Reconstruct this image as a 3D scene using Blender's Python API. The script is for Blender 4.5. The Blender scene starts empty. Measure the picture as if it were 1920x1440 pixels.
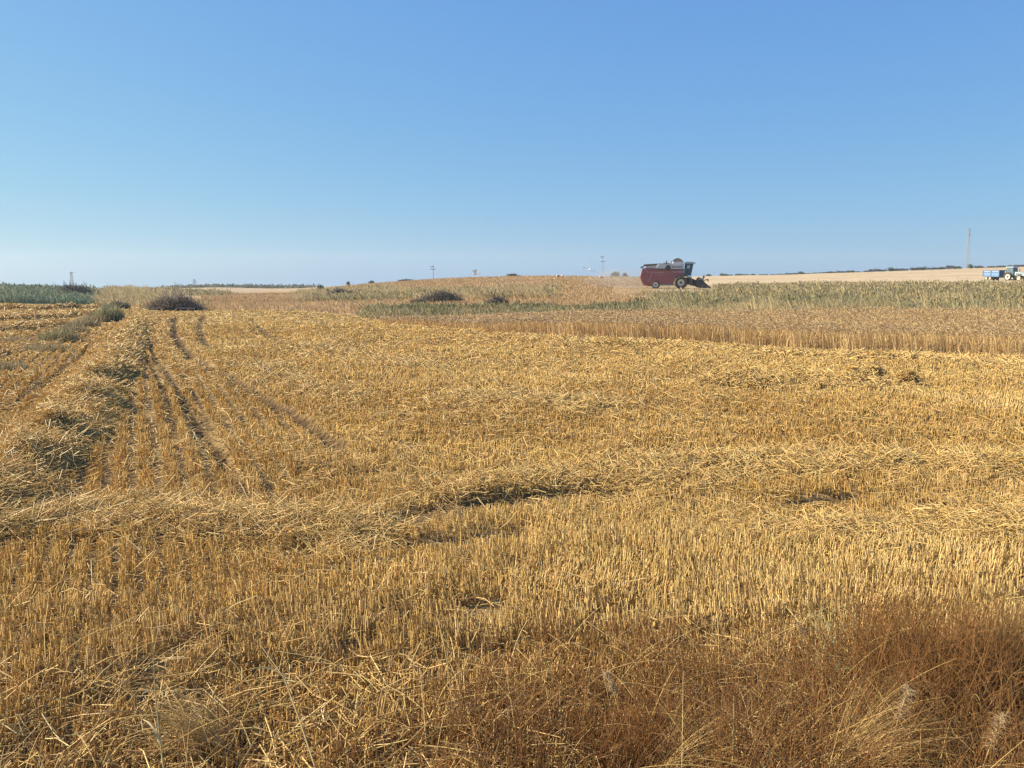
import bpy, math, random
import numpy as np
rng = np.random.default_rng(7)
random.seed(7)
SC = bpy.context.scene
COL = SC.collection
PI = math.pi

# ------------------------------------------------------------------ camera model
HC = 2.3                       # eye height over the field
F = 1507.0                     # focal length for a 1920 wide frame
PITCH = math.atan(200.0 / F)
cp, sp = math.cos(PITCH), math.sin(PITCH)

def slope(sy):
    t = (720.0 - np.asarray(sy, float)) / F
    return (-sp + t * cp) / (cp + t * sp)

def ulat(px):                  # tangent of the azimuth, near the horizon
    return (np.asarray(px, float) - 960.0) / F / 1.009

# ------------------------------------------------------------------ noise
_perm = rng.random((256, 256))
def vnoise(x, y, s=1.0, seed=0):
    x = np.asarray(x, float) / s + seed * 17.31
    y = np.asarray(y, float) / s + seed * 9.77
    xi = np.floor(x).astype(int); yi = np.floor(y).astype(int)
    fx = x - xi; fy = y - yi
    fx = fx * fx * (3 - 2 * fx); fy = fy * fy * (3 - 2 * fy)
    a = _perm[xi & 255, yi & 255]; b = _perm[(xi + 1) & 255, yi & 255]
    c = _perm[xi & 255, (yi + 1) & 255]; d = _perm[(xi + 1) & 255, (yi + 1) & 255]
    return (a * (1 - fx) + b * fx) * (1 - fy) + (c * (1 - fx) + d * fx) * fy

def fbm(x, y, s, o=3, seed=0):
    r = 0; w = 0
    for i in range(o):
        k = 0.5 ** i
        r = r + k * vnoise(x, y, s * k, seed + i * 3); w += k
    return r / w

def sstep(a, b, v):
    t = np.clip((np.asarray(v, float) - a) / (b - a), 0, 1)
    return t * t * (3 - 2 * t)

# ------------------------------------------------------------------ terrain
cols = [-900, 0, 200, 400, 560, 700, 850, 1000, 1150, 1300, 1500, 1700, 1920, 2700]
deps = [25, 45, 70, 110, 160, 260, 450, 700, 3000]
N_ = None
# picture height (in the 1920x1440 photograph) of the ground at each distance; ('z', v) = height in metres
tab = {
 -900: [('z',0), ('z',0), 568, 538.5, ('z',0), ('z',-3), ('z',-6), ('z',-10), ('z',-30)],
    0: [('z',0), ('z',0), 568, 538.5, ('z',0), ('z',-3), ('z',-6), ('z',-10), ('z',-30)],
  200: [('z',0), ('z',0), 570, 547, 544, ('z',-1.9), ('z',-5), ('z',-10), ('z',-30)],
  400: [('z',0), ('z',0), 570, 557, 551, 545, 537.5, ('z',-7), ('z',-30)],
  560: [('z',0), ('z',0), 568, 556, 551, 546.5, 541, ('z',-9), ('z',-30)],
  700: [('z',0), ('z',0), 567, 550, 538, 530, ('z',-1), ('z',-8), ('z',-30)],
  850: [('z',0), ('z',.02), 566, 547, 530, 520.5, ('z',0), ('z',-6), ('z',-30)],
 1000: [('z',0), ('z',.03), 563, 542, 527, 517, ('z',1), ('z',-4), ('z',-30)],
 1150: [('z',0), ('z',.04), 562, 541, 528, 518.5, ('z',1.2), ('z',-3), ('z',-30)],
 1300: [('z',0), ('z',.05), 562, 541, 529, 521, 518, ('z',0), ('z',-30)],
 1500: [('z',0), ('z',.05), 562, 541, 528, 520, 514, ('z',2), ('z',-30)],
 1700: [('z',0), ('z',.05), 562, 541, 526, 516, 507, ('z',4), ('z',-30)],
 1920: [('z',0), ('z',.05), 562, 541, 525, 511, 499, ('z',7), ('z',-30)],
 2700: [('z',0), ('z',.05), 562, 541, 525, 511, 499, ('z',7), ('z',-30)],
}
Z = np.array([[v[1] if isinstance(v, tuple) else HC + d * float(slope(v)) for v, d in zip(tab[c], deps)] for c in cols])
GP = np.linspace(-900, 2700, 361)
GL = np.linspace(math.log(15), math.log(3000), 320)
ld = np.log(deps)
t1 = np.array([np.interp(GP, cols, Z[:, j]) for j in range(len(deps))]).T
T = np.array([np.interp(GL, ld, t1[i]) for i in range(len(GP))])
def blur(a, n, ax):
    for _ in range(n):
        p = np.pad(a, [(1, 1) if k == ax else (0, 0) for k in (0, 1)], mode='edge')
        s = [slice(None)] * 2
        def sl(i, j):
            q = list(s); q[ax] = slice(i, j); return tuple(q)
        a = 0.25 * p[sl(0, -2)] + 0.5 * p[sl(1, -1)] + 0.25 * p[sl(2, None)]
    return a
T = blur(blur(T, 30, 0), 30, 1)

def base_h(x, y):
    yy = np.maximum(y, 15.0)
    px = np.clip(960 + F * (x / yy) * 1.009, -899, 2699)
    fp = (px + 900) / 10.0
    fl = np.clip((np.log(yy) - GL[0]) / (GL[1] - GL[0]), 0, 318.999)
    i = np.floor(fp).astype(int); j = np.floor(fl).astype(int)
    i = np.minimum(i, 359)
    a = fp - i; b = fl - j
    return (T[i, j] * (1 - a) + T[i + 1, j] * a) * (1 - b) + (T[i, j + 1] * (1 - a) + T[i + 1, j + 1] * a) * b

def flat_pt(px, py):
    m = float(slope(py)); t = (720.0 - py) / F
    y = HC / -m
    return np.array([(px - 960) / F / (cp + t * sp) * y, y])

def polyline(pts):
    return np.array([flat_pt(*p) for p in pts])

def dist_poly(x, y, P):
    d = np.full(np.shape(x), 1e9)
    for (ax, ay), (bx, by) in zip(P[:-1], P[1:]):
        vx, vy = bx - ax, by - ay
        t = np.clip(((x - ax) * vx + (y - ay) * vy) / (vx * vx + vy * vy), 0, 1)
        d = np.minimum(d, np.hypot(x - ax - t * vx, y - ay - t * vy))
    return d

# ruts and wheel tracks: (line, half width, depth)
TRACKS = [
 (polyline([(650, 850), (560, 785), (490, 742), (430, 708), (375, 680), (345, 658), (328, 630), (326, 598)]), .165, .14),
 (polyline([(425, 885), (395, 830), (350, 760), (318, 712), (290, 670), (275, 640), (268, 610)]), .095, .09),
 (polyline([(330, 800), (310, 740), (283, 690), (262, 650)]), .065, .06),
 (polyline([(395, 800), (372, 755), (340, 710)]), .06, .05),
 (polyline([(380, 596), (374, 612), (380, 640), (400, 660)]), .16, .07),
 (polyline([(470, 600), (500, 628), (560, 655)]), .15, .06),
 (polyline([(-20, 790), (60, 740), (120, 695), (170, 650)]), .08, .07),
 (polyline([(560, 590), (610, 610), (640, 620)]), .15, .06),
 (polyline([(590, 1030), (700, 1000), (800, 970), (900, 952), (1000, 936), (1140, 924)]), .30, .05),
 (polyline([(720, 1030), (850, 1022), (960, 1008)]), .22, .05),
 (polyline([(490, 1092), (620, 1078), (770, 1060)]), .07, .07),
 (polyline([(180, 1335), (300, 1325), (400, 1322)]), .07, .06),
 (polyline([(830, 896), (960, 880)]), .10, .06),
 (polyline([(20, 1030), (110, 1025), (200, 1015)]), .10, .07),
 (polyline([(1440, 975), (1530, 985)]), .10, .07),
 (polyline([(1500, 945), (1610, 930)]), .16, .05),
 (polyline([(1130, 1170), (1190, 1160)]), .06, .06),
 (polyline([(640, 1230), (700, 1225)]), .06, .05),
]
WIND = polyline([(-120, 1010), (60, 880), (150, 770), (215, 680), (255, 610)])
# straw heaps and swaths: (line, half width, height)
SWATHS = [
 (WIND, .82, .29),
 (polyline([(-100, 1000), (150, 965), (400, 975), (640, 1000)]), .85, .075),
 (polyline([(700, 1000), (760, 1000)]), .20, .07),
 (polyline([(1360, 722), (1480, 716), (1600, 722)]), 1.1, .15),
 (polyline([(1600, 716), (1640, 716)]), .42, .42),
 (polyline([(1690, 722), (1700, 722)]), .32, .32),
 (polyline([(1180, 900), (1330, 875), (1560, 862), (1980, 885)]), 1.0, .06),
 (polyline([(1420, 990), (1600, 1000), (1980, 985)]), .75, .055),
 (polyline([(820, 930), (1000, 900), (1200, 905)]), .7, .045),
 (polyline([(1000, 640), (1250, 652), (1500, 668), (1960, 690)]), .9, .10),
 (polyline([(860, 742), (1000, 748), (1100, 760)]), .9, .06),
 (polyline([(560, 655), (680, 672), (800, 690)]), 1.0, .06),
 (polyline([(480, 690), (560, 725), (640, 745)]), .9, .06),
 (polyline([(-120, 606), (60, 600), (190, 592)]), .8, .22),
 (polyline([(-120, 628), (40, 622), (110, 612)]), .7, .20),
 (polyline([(-120, 584), (80, 582), (210, 578)]), .9, .24),
 (polyline([(-120, 690), (0, 668), (60, 655)]), .5, .16),
]
def swath_h(x, y, only=None):
    h = np.zeros(np.shape(x))
    for k, (P, w, hh) in enumerate(SWATHS):
        if only is not None and k not in only: continue
        d = dist_poly(x, y, P) / (w * (0.65 + 0.7 * fbm(x, y, 1.3, 2, 40 + k)))
        h = np.maximum(h, hh * (0.3 + 1.4 * fbm(x, y, 0.7, 3, 60 + k)) * (1 - sstep(0.1, 1.0, d)))
    return h

def rut_h(x, y):
    r = np.zeros(np.shape(x))
    for P, w, dp in TRACKS:
        d = dist_poly(x, y, P) / (w * (0.82 + 0.36 * fbm(x, y, .8, 2, 5)))
        r = np.maximum(r, dp * (1 - sstep(0.4, 1.3, d)))
    return r

def ground_h(x, y):
    x = np.asarray(x, float); y = np.asarray(y, float)
    z = base_h(x, y)
    near = 1 - sstep(30, 80, y)
    z = z + near * (0.16 * (fbm(x, y, 1.9, 3, 1) - .5) + .05 * (vnoise(x, y, .35, 8) - .5))
    z = z + sstep(40, 120, y) * .5 * (fbm(x, y, 22, 3, 2) - .5)
    return z - rut_h(x, y)

def ground_pt(px, py, y0=2.0, y1=900.0):
    ys = np.exp(np.linspace(math.log(y0), math.log(y1), 6000))
    t = (720.0 - py) / F
    m = float(slope(py)); lx = (px - 960) / F / (cp + t * sp)
    g = ground_h(lx * ys, ys)
    hit = np.nonzero(HC + m * ys <= g)[0]
    k = hit[0] if len(hit) else len(ys) - 1
    return np.array([lx * ys[k], ys[k], g[k]])

def at_depth(px, Y):
    x = float(ulat(px)) * Y
    return np.array([x, Y, float(ground_h(x, Y))])

def z_for(py, Y):              # height that shows at picture row py at distance Y
    return HC + Y * float(slope(py))

def to_px(x, y):
    return 960 + F * x / np.maximum(y, .5) * 1.009
def to_py(y, z):               # picture row of ground points
    m = (z - HC) / np.maximum(y, .5)
    t = (m * cp + sp) / (cp - m * sp)
    return 720 - F * t

def inpoly(px, py, poly):
    r = np.zeros(np.shape(px), bool)
    n = len(poly)
    for i in range(n):
        x1, y1 = poly[i]; x2, y2 = poly[(i + 1) % n]
        c = ((y1 > py) != (y2 > py)) & (px < (x2 - x1) * (py - y1) / (y2 - y1 + 1e-9) + x1)
        r ^= c
    return r

# ------------------------------------------------------------------ materials
def new_mat(name):
    m = bpy.data.materials.new(name); m.use_nodes = True
    nt = m.node_tree; nt.nodes.clear()
    out = nt.nodes.new('ShaderNodeOutputMaterial'); b = nt.nodes.new('ShaderNodeBsdfPrincipled')
    nt.links.new(b.outputs[0], out.inputs[0])
    return m, nt, b

def strand_mat(name, rough=.55, spec=.25, trans=0.0):
    m, nt, b = new_mat(name)
    a = nt.nodes.new('ShaderNodeAttribute'); a.attribute_name = 'tint'
    nt.links.new(a.outputs['Color'], b.inputs['Base Color'])
    b.inputs['Roughness'].default_value = rough
    b.inputs['Specular IOR Level'].default_value = spec
    if trans:
        t = nt.nodes.new('ShaderNodeBsdfTranslucent'); nt.links.new(a.outputs['Color'], t.inputs['Color'])
        mx = nt.nodes.new('ShaderNodeMixShader'); mx.inputs[0].default_value = trans
        nt.links.new(b.outputs[0], mx.inputs[1]); nt.links.new(t.outputs[0], mx.inputs[2])
        out = [n for n in nt.nodes if n.type == 'OUTPUT_MATERIAL'][0]
        nt.links.new(mx.outputs[0], out.inputs[0])
    return m

def paint(name, col, rough=.45, metal=0., dirt=.35, dcol=(.30, .22, .13), scale=2.5, spec=.5):
    m, nt, b = new_mat(name)
    tc = nt.nodes.new('ShaderNodeTexCoord')
    n = nt.nodes.new('ShaderNodeTexNoise'); n.inputs['Scale'].default_value = scale; n.inputs['Detail'].default_value = 6
    nt.links.new(tc.outputs['Object'], n.inputs['Vector'])
    r = nt.nodes.new('ShaderNodeMapRange'); r.inputs[1].default_value = .38; r.inputs[2].default_value = .75
    r.inputs[3].default_value = dirt * .3; r.inputs[4].default_value = dirt
    nt.links.new(n.outputs['Fac'], r.inputs[0])
    mx = nt.nodes.new('ShaderNodeMix'); mx.data_type = 'RGBA'
    mx.inputs['A'].default_value = (*col, 1); mx.inputs['B'].default_value = (*dcol, 1)
    nt.links.new(r.outputs[0], mx.inputs['Factor']); nt.links.new(mx.outputs['Result'], b.inputs['Base Color'])
    b.inputs['Roughness'].default_value = rough; b.inputs['Metallic'].default_value = metal
    b.inputs['Specular IOR Level'].default_value = spec
    return m

M_STRAW = strand_mat('straw', .5, .35, .22)
M_WEED = strand_mat('weed', .6, .2, .25)
M_TWIG = strand_mat('twig', .8, .1)
M_LEAF = strand_mat('leaf', .6, .2, .2)
M_FEATHER = strand_mat('feather', .8, .1)

# ------------------------------------------------------------------ mesh helpers
def link(name, mesh, mat, parent=None):
    o = bpy.data.objects.new(name, mesh); COL.objects.link(o)
    if mat is not None: mesh.materials.append(mat)
    if parent is not None: o.parent = parent
    return o

def tag(o, label, cat, group=None):
    o['label'] = label; o['category'] = cat
    if group: o['group'] = group
    return o

def empty(name, loc, rz=0.0):
    o = bpy.data.objects.new(name, None); COL.objects.link(o)
    o.empty_display_size = .2
    o.location = tuple(float(v) for v in loc); o.rotation_euler = (0, 0, rz)
    return o

def np_mesh(name, V, Q, C=None, tris=False):
    k = 3 if tris else 4
    me = bpy.data.meshes.new(name)
    me.vertices.add(len(V)); me.vertices.foreach_set('co', np.ascontiguousarray(V, dtype=np.float32).ravel())
    me.loops.add(len(Q) * k); me.loops.foreach_set('vertex_index', np.ascontiguousarray(Q, dtype=np.int32).ravel())
    me.polygons.add(len(Q)); me.polygons.foreach_set('loop_start', np.arange(0, len(Q) * k, k, dtype=np.int32))
    me.update(calc_edges=True)
    if C is not None:
        at = me.attributes.new('tint', 'FLOAT_COLOR', 'POINT')
        c4 = np.ones((len(V), 4), np.float32); c4[:, :3] = C
        at.data.foreach_set('color', c4.ravel())
    return me

class Strands:
    def __init__(s): s.V = []; s.Q = []; s.C = []; s.n = 0
    def add_raw(s, V, Q, C):
        s.V.append(np.asarray(V, np.float32)); s.Q.append(np.asarray(Q) + s.n); s.C.append(np.asarray(C, np.float32)); s.n += len(V)
    def add(s, P, R, C, sides=3):
        """P (N,K,3) points, R (N,K) radii, C (N,3) colours"""
        N, K, _ = P.shape
        if N == 0: return
        t = P[:, -1] - P[:, 0]; t /= np.linalg.norm(t, axis=1, keepdims=True) + 1e-9
        ref = rng.normal(size=(N, 3)); a = np.cross(t, ref); a /= np.linalg.norm(a, axis=1, keepdims=True) + 1e-9
        b = np.cross(t, a)
        V = np.empty((N, K, sides, 3), np.float32)
        for i in range(sides):
            an = 2 * PI * i / sides
            d = math.cos(an) * a + math.sin(an) * b
            V[:, :, i] = P + R[:, :, None] * d[:, None, :]
        base = (np.arange(N) * K * sides)[:, None, None] + (np.arange(K - 1) * sides)[None, :, None]
        ii = np.arange(sides if sides > 2 else 1)[None, None, :]
        jj = (ii + 1) % sides
        Q = np.stack([base + ii, base + jj, base + jj + sides, base + ii + sides], -1).reshape(-1, 4)
        s.add_raw(V.reshape(-1, 3), Q, np.repeat(C, K * sides, axis=0))
    def build(s, name, mat, parent=None, offset=None):
        V = np.concatenate(s.V)
        if offset is not None: V = V - np.asarray(offset, np.float32)
        return link(name, np_mesh(name, V, np.concatenate(s.Q), np.concatenate(s.C)), mat, parent)

def mixc(cols, w, var=.12):
    """cols list of rgb, w (N,len) weights"""
    w = w / w.sum(1, keepdims=True)
    c = w @ np.array(cols)
    return np.clip(c * (1 + var * rng.normal(size=(len(c), 1))) * (1 + .03 * rng.normal(size=c.shape)), .005, .95)

def curve_pts(base, length, heading, tilt, bend, K):
    """strands that start at base, lean by tilt towards heading and bend further over by bend"""
    N = len(base); P = np.empty((N, K, 3)); P[:, 0] = base
    for k in range(1, K):
        a = tilt + bend * (k - .5) / (K - 1)
        st = length / (K - 1)
        P[:, k, 0] = P[:, k - 1, 0] + st * np.sin(a) * np.cos(heading)
        P[:, k, 1] = P[:, k - 1, 1] + st * np.sin(a) * np.sin(heading)
        P[:, k, 2] = P[:, k - 1, 2] + st * np.cos(a)
    return P

def sample(n, pa, pb, y0, y1, power=1.0):
    """points spread over the wedge px in (pa,pb); power 2 = even per area, lower = denser near"""
    px = rng.uniform(pa, pb, n)
    r = rng.random(n); e = power
    Y = (y0 ** e + r * (y1 ** e - y0 ** e)) ** (1 / e) if abs(e) > 1e-6 else y0 * (y1 / y0) ** r
    x = ulat(px) * Y
    return x, Y, px

PALE = (.79, .59, .262); GOLD = (.745, .482, .112); BROWN = (.44, .245, .075); RUST = (.25, .115, .05); GREY = (.42, .34, .22)
GREEN = (.18, .185, .085); BLUEG = (.18, .225, .155); SAND = (.64, .46, .245); TAN = (.51, .335, .155)

wf = lambda px: np.interp(px, [700, 720, 850, 1050, 1500, 1920, 2400], [39.5, 39.5, 36, 31.5, 26, 23.5, 21])
wb = lambda px: np.interp(px, [700, 1000, 1300, 2400], [41.5, 42.5, 41, 41])
stub_end = lambda px: np.where(px < 715, np.interp(px, [-400, 0, 200, 375, 560, 690, 715], [68, 68, 63, 57, 54, 45, 41]), wf(px))

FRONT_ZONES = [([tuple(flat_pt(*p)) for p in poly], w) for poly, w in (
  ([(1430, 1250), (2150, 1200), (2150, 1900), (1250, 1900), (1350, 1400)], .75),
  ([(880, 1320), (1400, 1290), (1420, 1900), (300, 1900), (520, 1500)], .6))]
# ------------------------------------------------------------------ ground sheet
def build_ground():
    rows = np.concatenate([np.linspace(-12, 0, 20)[:-1], np.arange(0, 20, .08), np.exp(np.linspace(math.log(20), math.log(1500), 400))])
    uc = np.concatenate([np.linspace(-1.7, -.9, 20)[:-1], np.linspace(-.9, .9, 700), np.linspace(.9, 1.7, 20)[1:]])
    Yg, Ug = np.meshgrid(rows, uc, indexing='ij')
    Xg = Ug * (Yg + 20)
    Zg = ground_h(Xg, np.maximum(Yg, 0.01))
    V = np.stack([Xg, Yg, Zg], -1).reshape(-1, 3)
    nr, nc = Yg.shape
    i = (np.arange(nr - 1)[:, None] * nc + np.arange(nc - 1)[None, :]).reshape(-1)
    Q = np.stack([i, i + 1, i + 1 + nc, i + nc], -1)
    x, y = V[:, 0], V[:, 1]
    px = np.where(y > 1, to_px(x, y), 960)
    n1 = fbm(x, y, 6, 3, 11)
    c = np.tile(np.array([.27, .175, .07]), (len(V), 1))
    def put(mask, col):
        m = np.clip(mask, 0, 1)[:, None]
        c[:] = c * (1 - m) + np.array(col) * m
    for P_, w_ in FRONT_ZONES: put(.85 * inpoly(x, y, P_) * sstep(.3, .5, n1 + .15), (.13, .08, .038))  # ground darkened under the weeds, painting in the deep shade between stems
    put(sstep(.008, .04, rut_h(x, y)) * np.where(y < 9, .55, 1), (.085, .052, .024))  # bare rut soil, darkened further to paint in the shade of the trench
    end = stub_end(px)
    far = sstep(0, 3, y - end)
    put(far, (.38, .25, .125))
    wb_ = sstep(0, 2, y - wb(px)) * (px > 700)
    put(wb_ * sstep(1180, 1260, px + 80 * (n1 - .5)) * (1 - sstep(120, 140, y + 8 * (n1 - .5))), (.34, .265, .145))
    put(far * (px < 190) * (1 - sstep(115, 130, y)), (.12, .13, .06))
    put(far * (px < 190) * sstep(112, 125, y), (.45, .33, .18))
    pale = sstep(136, 146, y + 14 * (n1 - .5)) * sstep(1230, 1330, px)
    put(pale, (.50, .375, .225))
    put(sstep(170, 182, y + 0 * n1) * (1 - sstep(430, 500, px)) * (px > 190), (.36, .265, .165))
    put(sstep(270, 280, y) * (1 - sstep(560, 600, px)) * (px > 190), (.40, .30, .19))
    # furrow and swath stripes over the pale fields
    st = sstep(.62, .75, vnoise(x * .02, y + .25 * x, 9, 21)) * (pale + sstep(170, 182, y) * (px < 560))
    put(.55 * st, (.36, .235, .12))
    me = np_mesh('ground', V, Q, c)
    me.polygons.foreach_set('use_smooth', np.ones(len(Q), bool))
    m, nt, b = new_mat('field_soil')
    at = nt.nodes.new('ShaderNodeAttribute'); at.attribute_name = 'tint'
    tc = nt.nodes.new('ShaderNodeTexCoord')
    def noise(sc, det=5):
        n = nt.nodes.new('ShaderNodeTexNoise'); n.inputs['Scale'].default_value = sc; n.inputs['Detail'].default_value = det
        n.inputs['Roughness'].default_value = .65
        nt.links.new(tc.outputs['Object'], n.inputs['Vector']); return n
    n_a, n_b = noise(9, 8), noise(.35, 6)
    mr = nt.nodes.new('ShaderNodeMapRange'); mr.inputs[1].default_value = .3; mr.inputs[2].default_value = .7
    mr.inputs[3].default_value = .6; mr.inputs[4].default_value = 1.4
    nt.links.new(n_a.outputs['Fac'], mr.inputs[0])
    mr2 = nt.nodes.new('ShaderNodeMapRange'); mr2.inputs[1].default_value = .3; mr2.inputs[2].default_value = .7
    mr2.inputs[3].default_value = .75; mr2.inputs[4].default_value = 1.25
    nt.links.new(n_b.outputs['Fac'], mr2.inputs[0])
    mul = nt.nodes.new('ShaderNodeMath'); mul.operation = 'MULTIPLY'
    nt.links.new(mr.outputs[0], mul.inputs[0]); nt.links.new(mr2.outputs[0], mul.inputs[1])
    vm = nt.nodes.new('ShaderNodeVectorMath'); vm.operation = 'SCALE'
    nt.links.new(at.outputs['Color'], vm.inputs[0]); nt.links.new(mul.outputs[0], vm.inputs['Scale'])
    nt.links.new(vm.outputs[0], b.inputs['Base Color'])
    b.inputs['Roughness'].default_value = .95; b.inputs['Specular IOR Level'].default_value = .1
    bp = nt.nodes.new('ShaderNodeBump'); bp.inputs['Strength'].default_value = .7; bp.inputs['Distance'].default_value = .05
    nt.links.new(n_a.outputs['Fac'], bp.inputs['Height']); nt.links.new(bp.outputs[0], b.inputs['Normal'])
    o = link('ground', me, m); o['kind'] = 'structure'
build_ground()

# ------------------------------------------------------------------ stubble
PALE_STRIP = [(560, 1110), (900, 1035), (1250, 1000), (1990, 1040), (1990, 1140), (1300, 1190), (800, 1240), (-60, 1290), (-60, 1150)]
BROWN_STRIP = [(-60, 895), (250, 880), (700, 880), (1150, 900), (1150, 950), (700, 985), (-60, 960)]
def build_stubble():
    S = Strands()
    for n, a, bnd, pw, sides in ((125000, 2.2, 12, 1.15, 3), (190000, 12, 40, .55, 3), (70000, 36, 69, 1.0, 2)):
        x, y, px = sample(n, -260, 2180, a, bnd, pw)
        # drilled rows
        left = px < np.interp(y, [5, 11, 18, 25, 45], [350, 620, 430, 350, 330])
        ang = np.where(left, math.atan2(.90, -.42), math.atan2(-.55, .83))
        q = -np.sin(ang) * x + np.cos(ang) * y
        w = np.where(left & (y > 7.5), .27, .17)
        dq = (np.round(q / w) * w - q) * np.interp(y, [4, 8, 11, 40, 60], [.2, .35, .55, .5, .3])
        x = x - np.sin(ang) * dq; y = np.maximum(y + np.cos(ang) * dq, 1.5)
        px = to_px(x, y)
        rut = rut_h(x, y); sw = swath_h(x, y)
        gap = fbm(x, y, .9, 3, 30)
        keep = (y < stub_end(px) - .2) & (rng.random(len(x)) > np.clip(rut / .06, 0, .94)) & (rng.random(len(x)) > np.clip(sw / .08, 0, 1) * .7) & (gap > .22)
        # thin out in front where dry weeds take over
        for P_, w_ in FRONT_ZONES: keep &= ~(inpoly(x, y, P_) & (rng.random(len(x)) < w_))
        x, y, px, rut, sw, gap, left = (v[keep] for v in (x, y, px, rut, sw, gap, left))
        z = ground_h(x, y); py = to_py(y, z)
        pale = inpoly(px, py, PALE_STRIP) * 1.0; brn = inpoly(px, py, BROWN_STRIP) * 1.0
        n2 = fbm(x, y, 3.2, 3, 33); n3 = fbm(x, y, .6, 2, 36)
        N = len(x)
        farl = (y > 26) & (px < 215)
        h = (.095 + .045 * pale - .01 * brn + .08 * (n2 - .5)) * (1 + .22 * rng.normal(size=N))
        h = np.clip(h, .03, .22) * (1 - .5 * np.clip(rut / .06, 0, 1))
        tip = np.where(rng.random(N) < .14, 2.6, 1.0)
        tilt = np.abs(rng.normal(.12, .22, N)) * tip
        hd = rng.uniform(0, 2 * PI, N) * .55 + .3
        hd = np.where(rng.random(N) < .4, rng.uniform(0, 2 * PI, N), fbm(x, y, .8, 2, 44) * 2 * PI * 1.6)
        P = curve_pts(np.stack([x, y, z - .01], -1), h, hd, tilt, np.zeros(N), 2)
        r = np.maximum(.0042, .00055 * y) * rng.uniform(.55, 1.3, N)
        R = np.stack([r, r * .9], -1)
        w = np.stack([.72 + 1.4 * pale + 1.3 * sstep(.52, .7, n2), .9 + .6 * (1 - pale) * n3, .12 + .9 * brn + 1.1 * sstep(.55, .3, n2) + .8 * farl + 1.0 * (left & (y > 9)) + .3 * (y < 5.0), .10 + .1 * rng.random(N) + .7 * sstep(6.5, 4.5, y) * (1 - .5 * pale)], -1)
        n4 = fbm(x, y, 7, 2, 39)
        q2 = .55 * x + .83 * y; a2 = .83 * x - .55 * y
        n5 = vnoise(q2 + 1.2 * vnoise(a2, q2, 6, 53), a2 * .16, 2.4, 51)
        rt = (px > np.interp(y, [5, 11, 18, 45], [300, 560, 430, 340]))
        w[:, 0] += 1.0 * rt * sstep(.55, .75, n5); w[:, 2] += .6 * rt * sstep(.45, .2, n5)
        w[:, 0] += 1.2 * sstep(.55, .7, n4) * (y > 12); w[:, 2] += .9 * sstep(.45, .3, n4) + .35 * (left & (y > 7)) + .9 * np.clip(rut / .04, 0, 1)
        w[:, 0] += 1.3 * sstep(4, 1, wf(px) - y) * (px > 720)
        w *= rng.uniform(.3, 1, w.shape)
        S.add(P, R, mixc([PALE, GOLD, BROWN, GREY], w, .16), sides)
    o = S.build('stubble', M_STRAW); o['kind'] = 'stuff'
build_stubble()

# ------------------------------------------------------------------ loose straw, swaths
def straws(S, x, y, z, n_layer, lmin, lmax, rmin, cols, w, lift=.5, ang=None):
    N = len(x)
    L = rng.uniform(lmin, lmax, N) * (1 + .006 * y)
    hd = rng.uniform(0, 2 * PI, N) if ang is None else ang
    el = np.clip(rng.normal(PI / 2 - .06, .22 * lift, N), .25, 1.75)
    bend = rng.normal(0, .5, N)
    P = curve_pts(np.stack([x, y, z], -1), L, hd, el - bend * .5, bend, 3)
    P[:, :, :2] -= (P[:, 1:2, :2] - P[:, 0:1, :2])
    g = ground_h(P[:, :, 0], P[:, :, 1]) + .004
    P[:, :, 2] = np.maximum(P[:, :, 2], g)
    r = np.maximum(rmin, .00048 * y) * rng.uniform(.6, 1.2, N)
    S.add(P, np.repeat(r[:, None], 3, 1), mixc(cols, w * rng.uniform(.2, 1, w.shape), .15))

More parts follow.
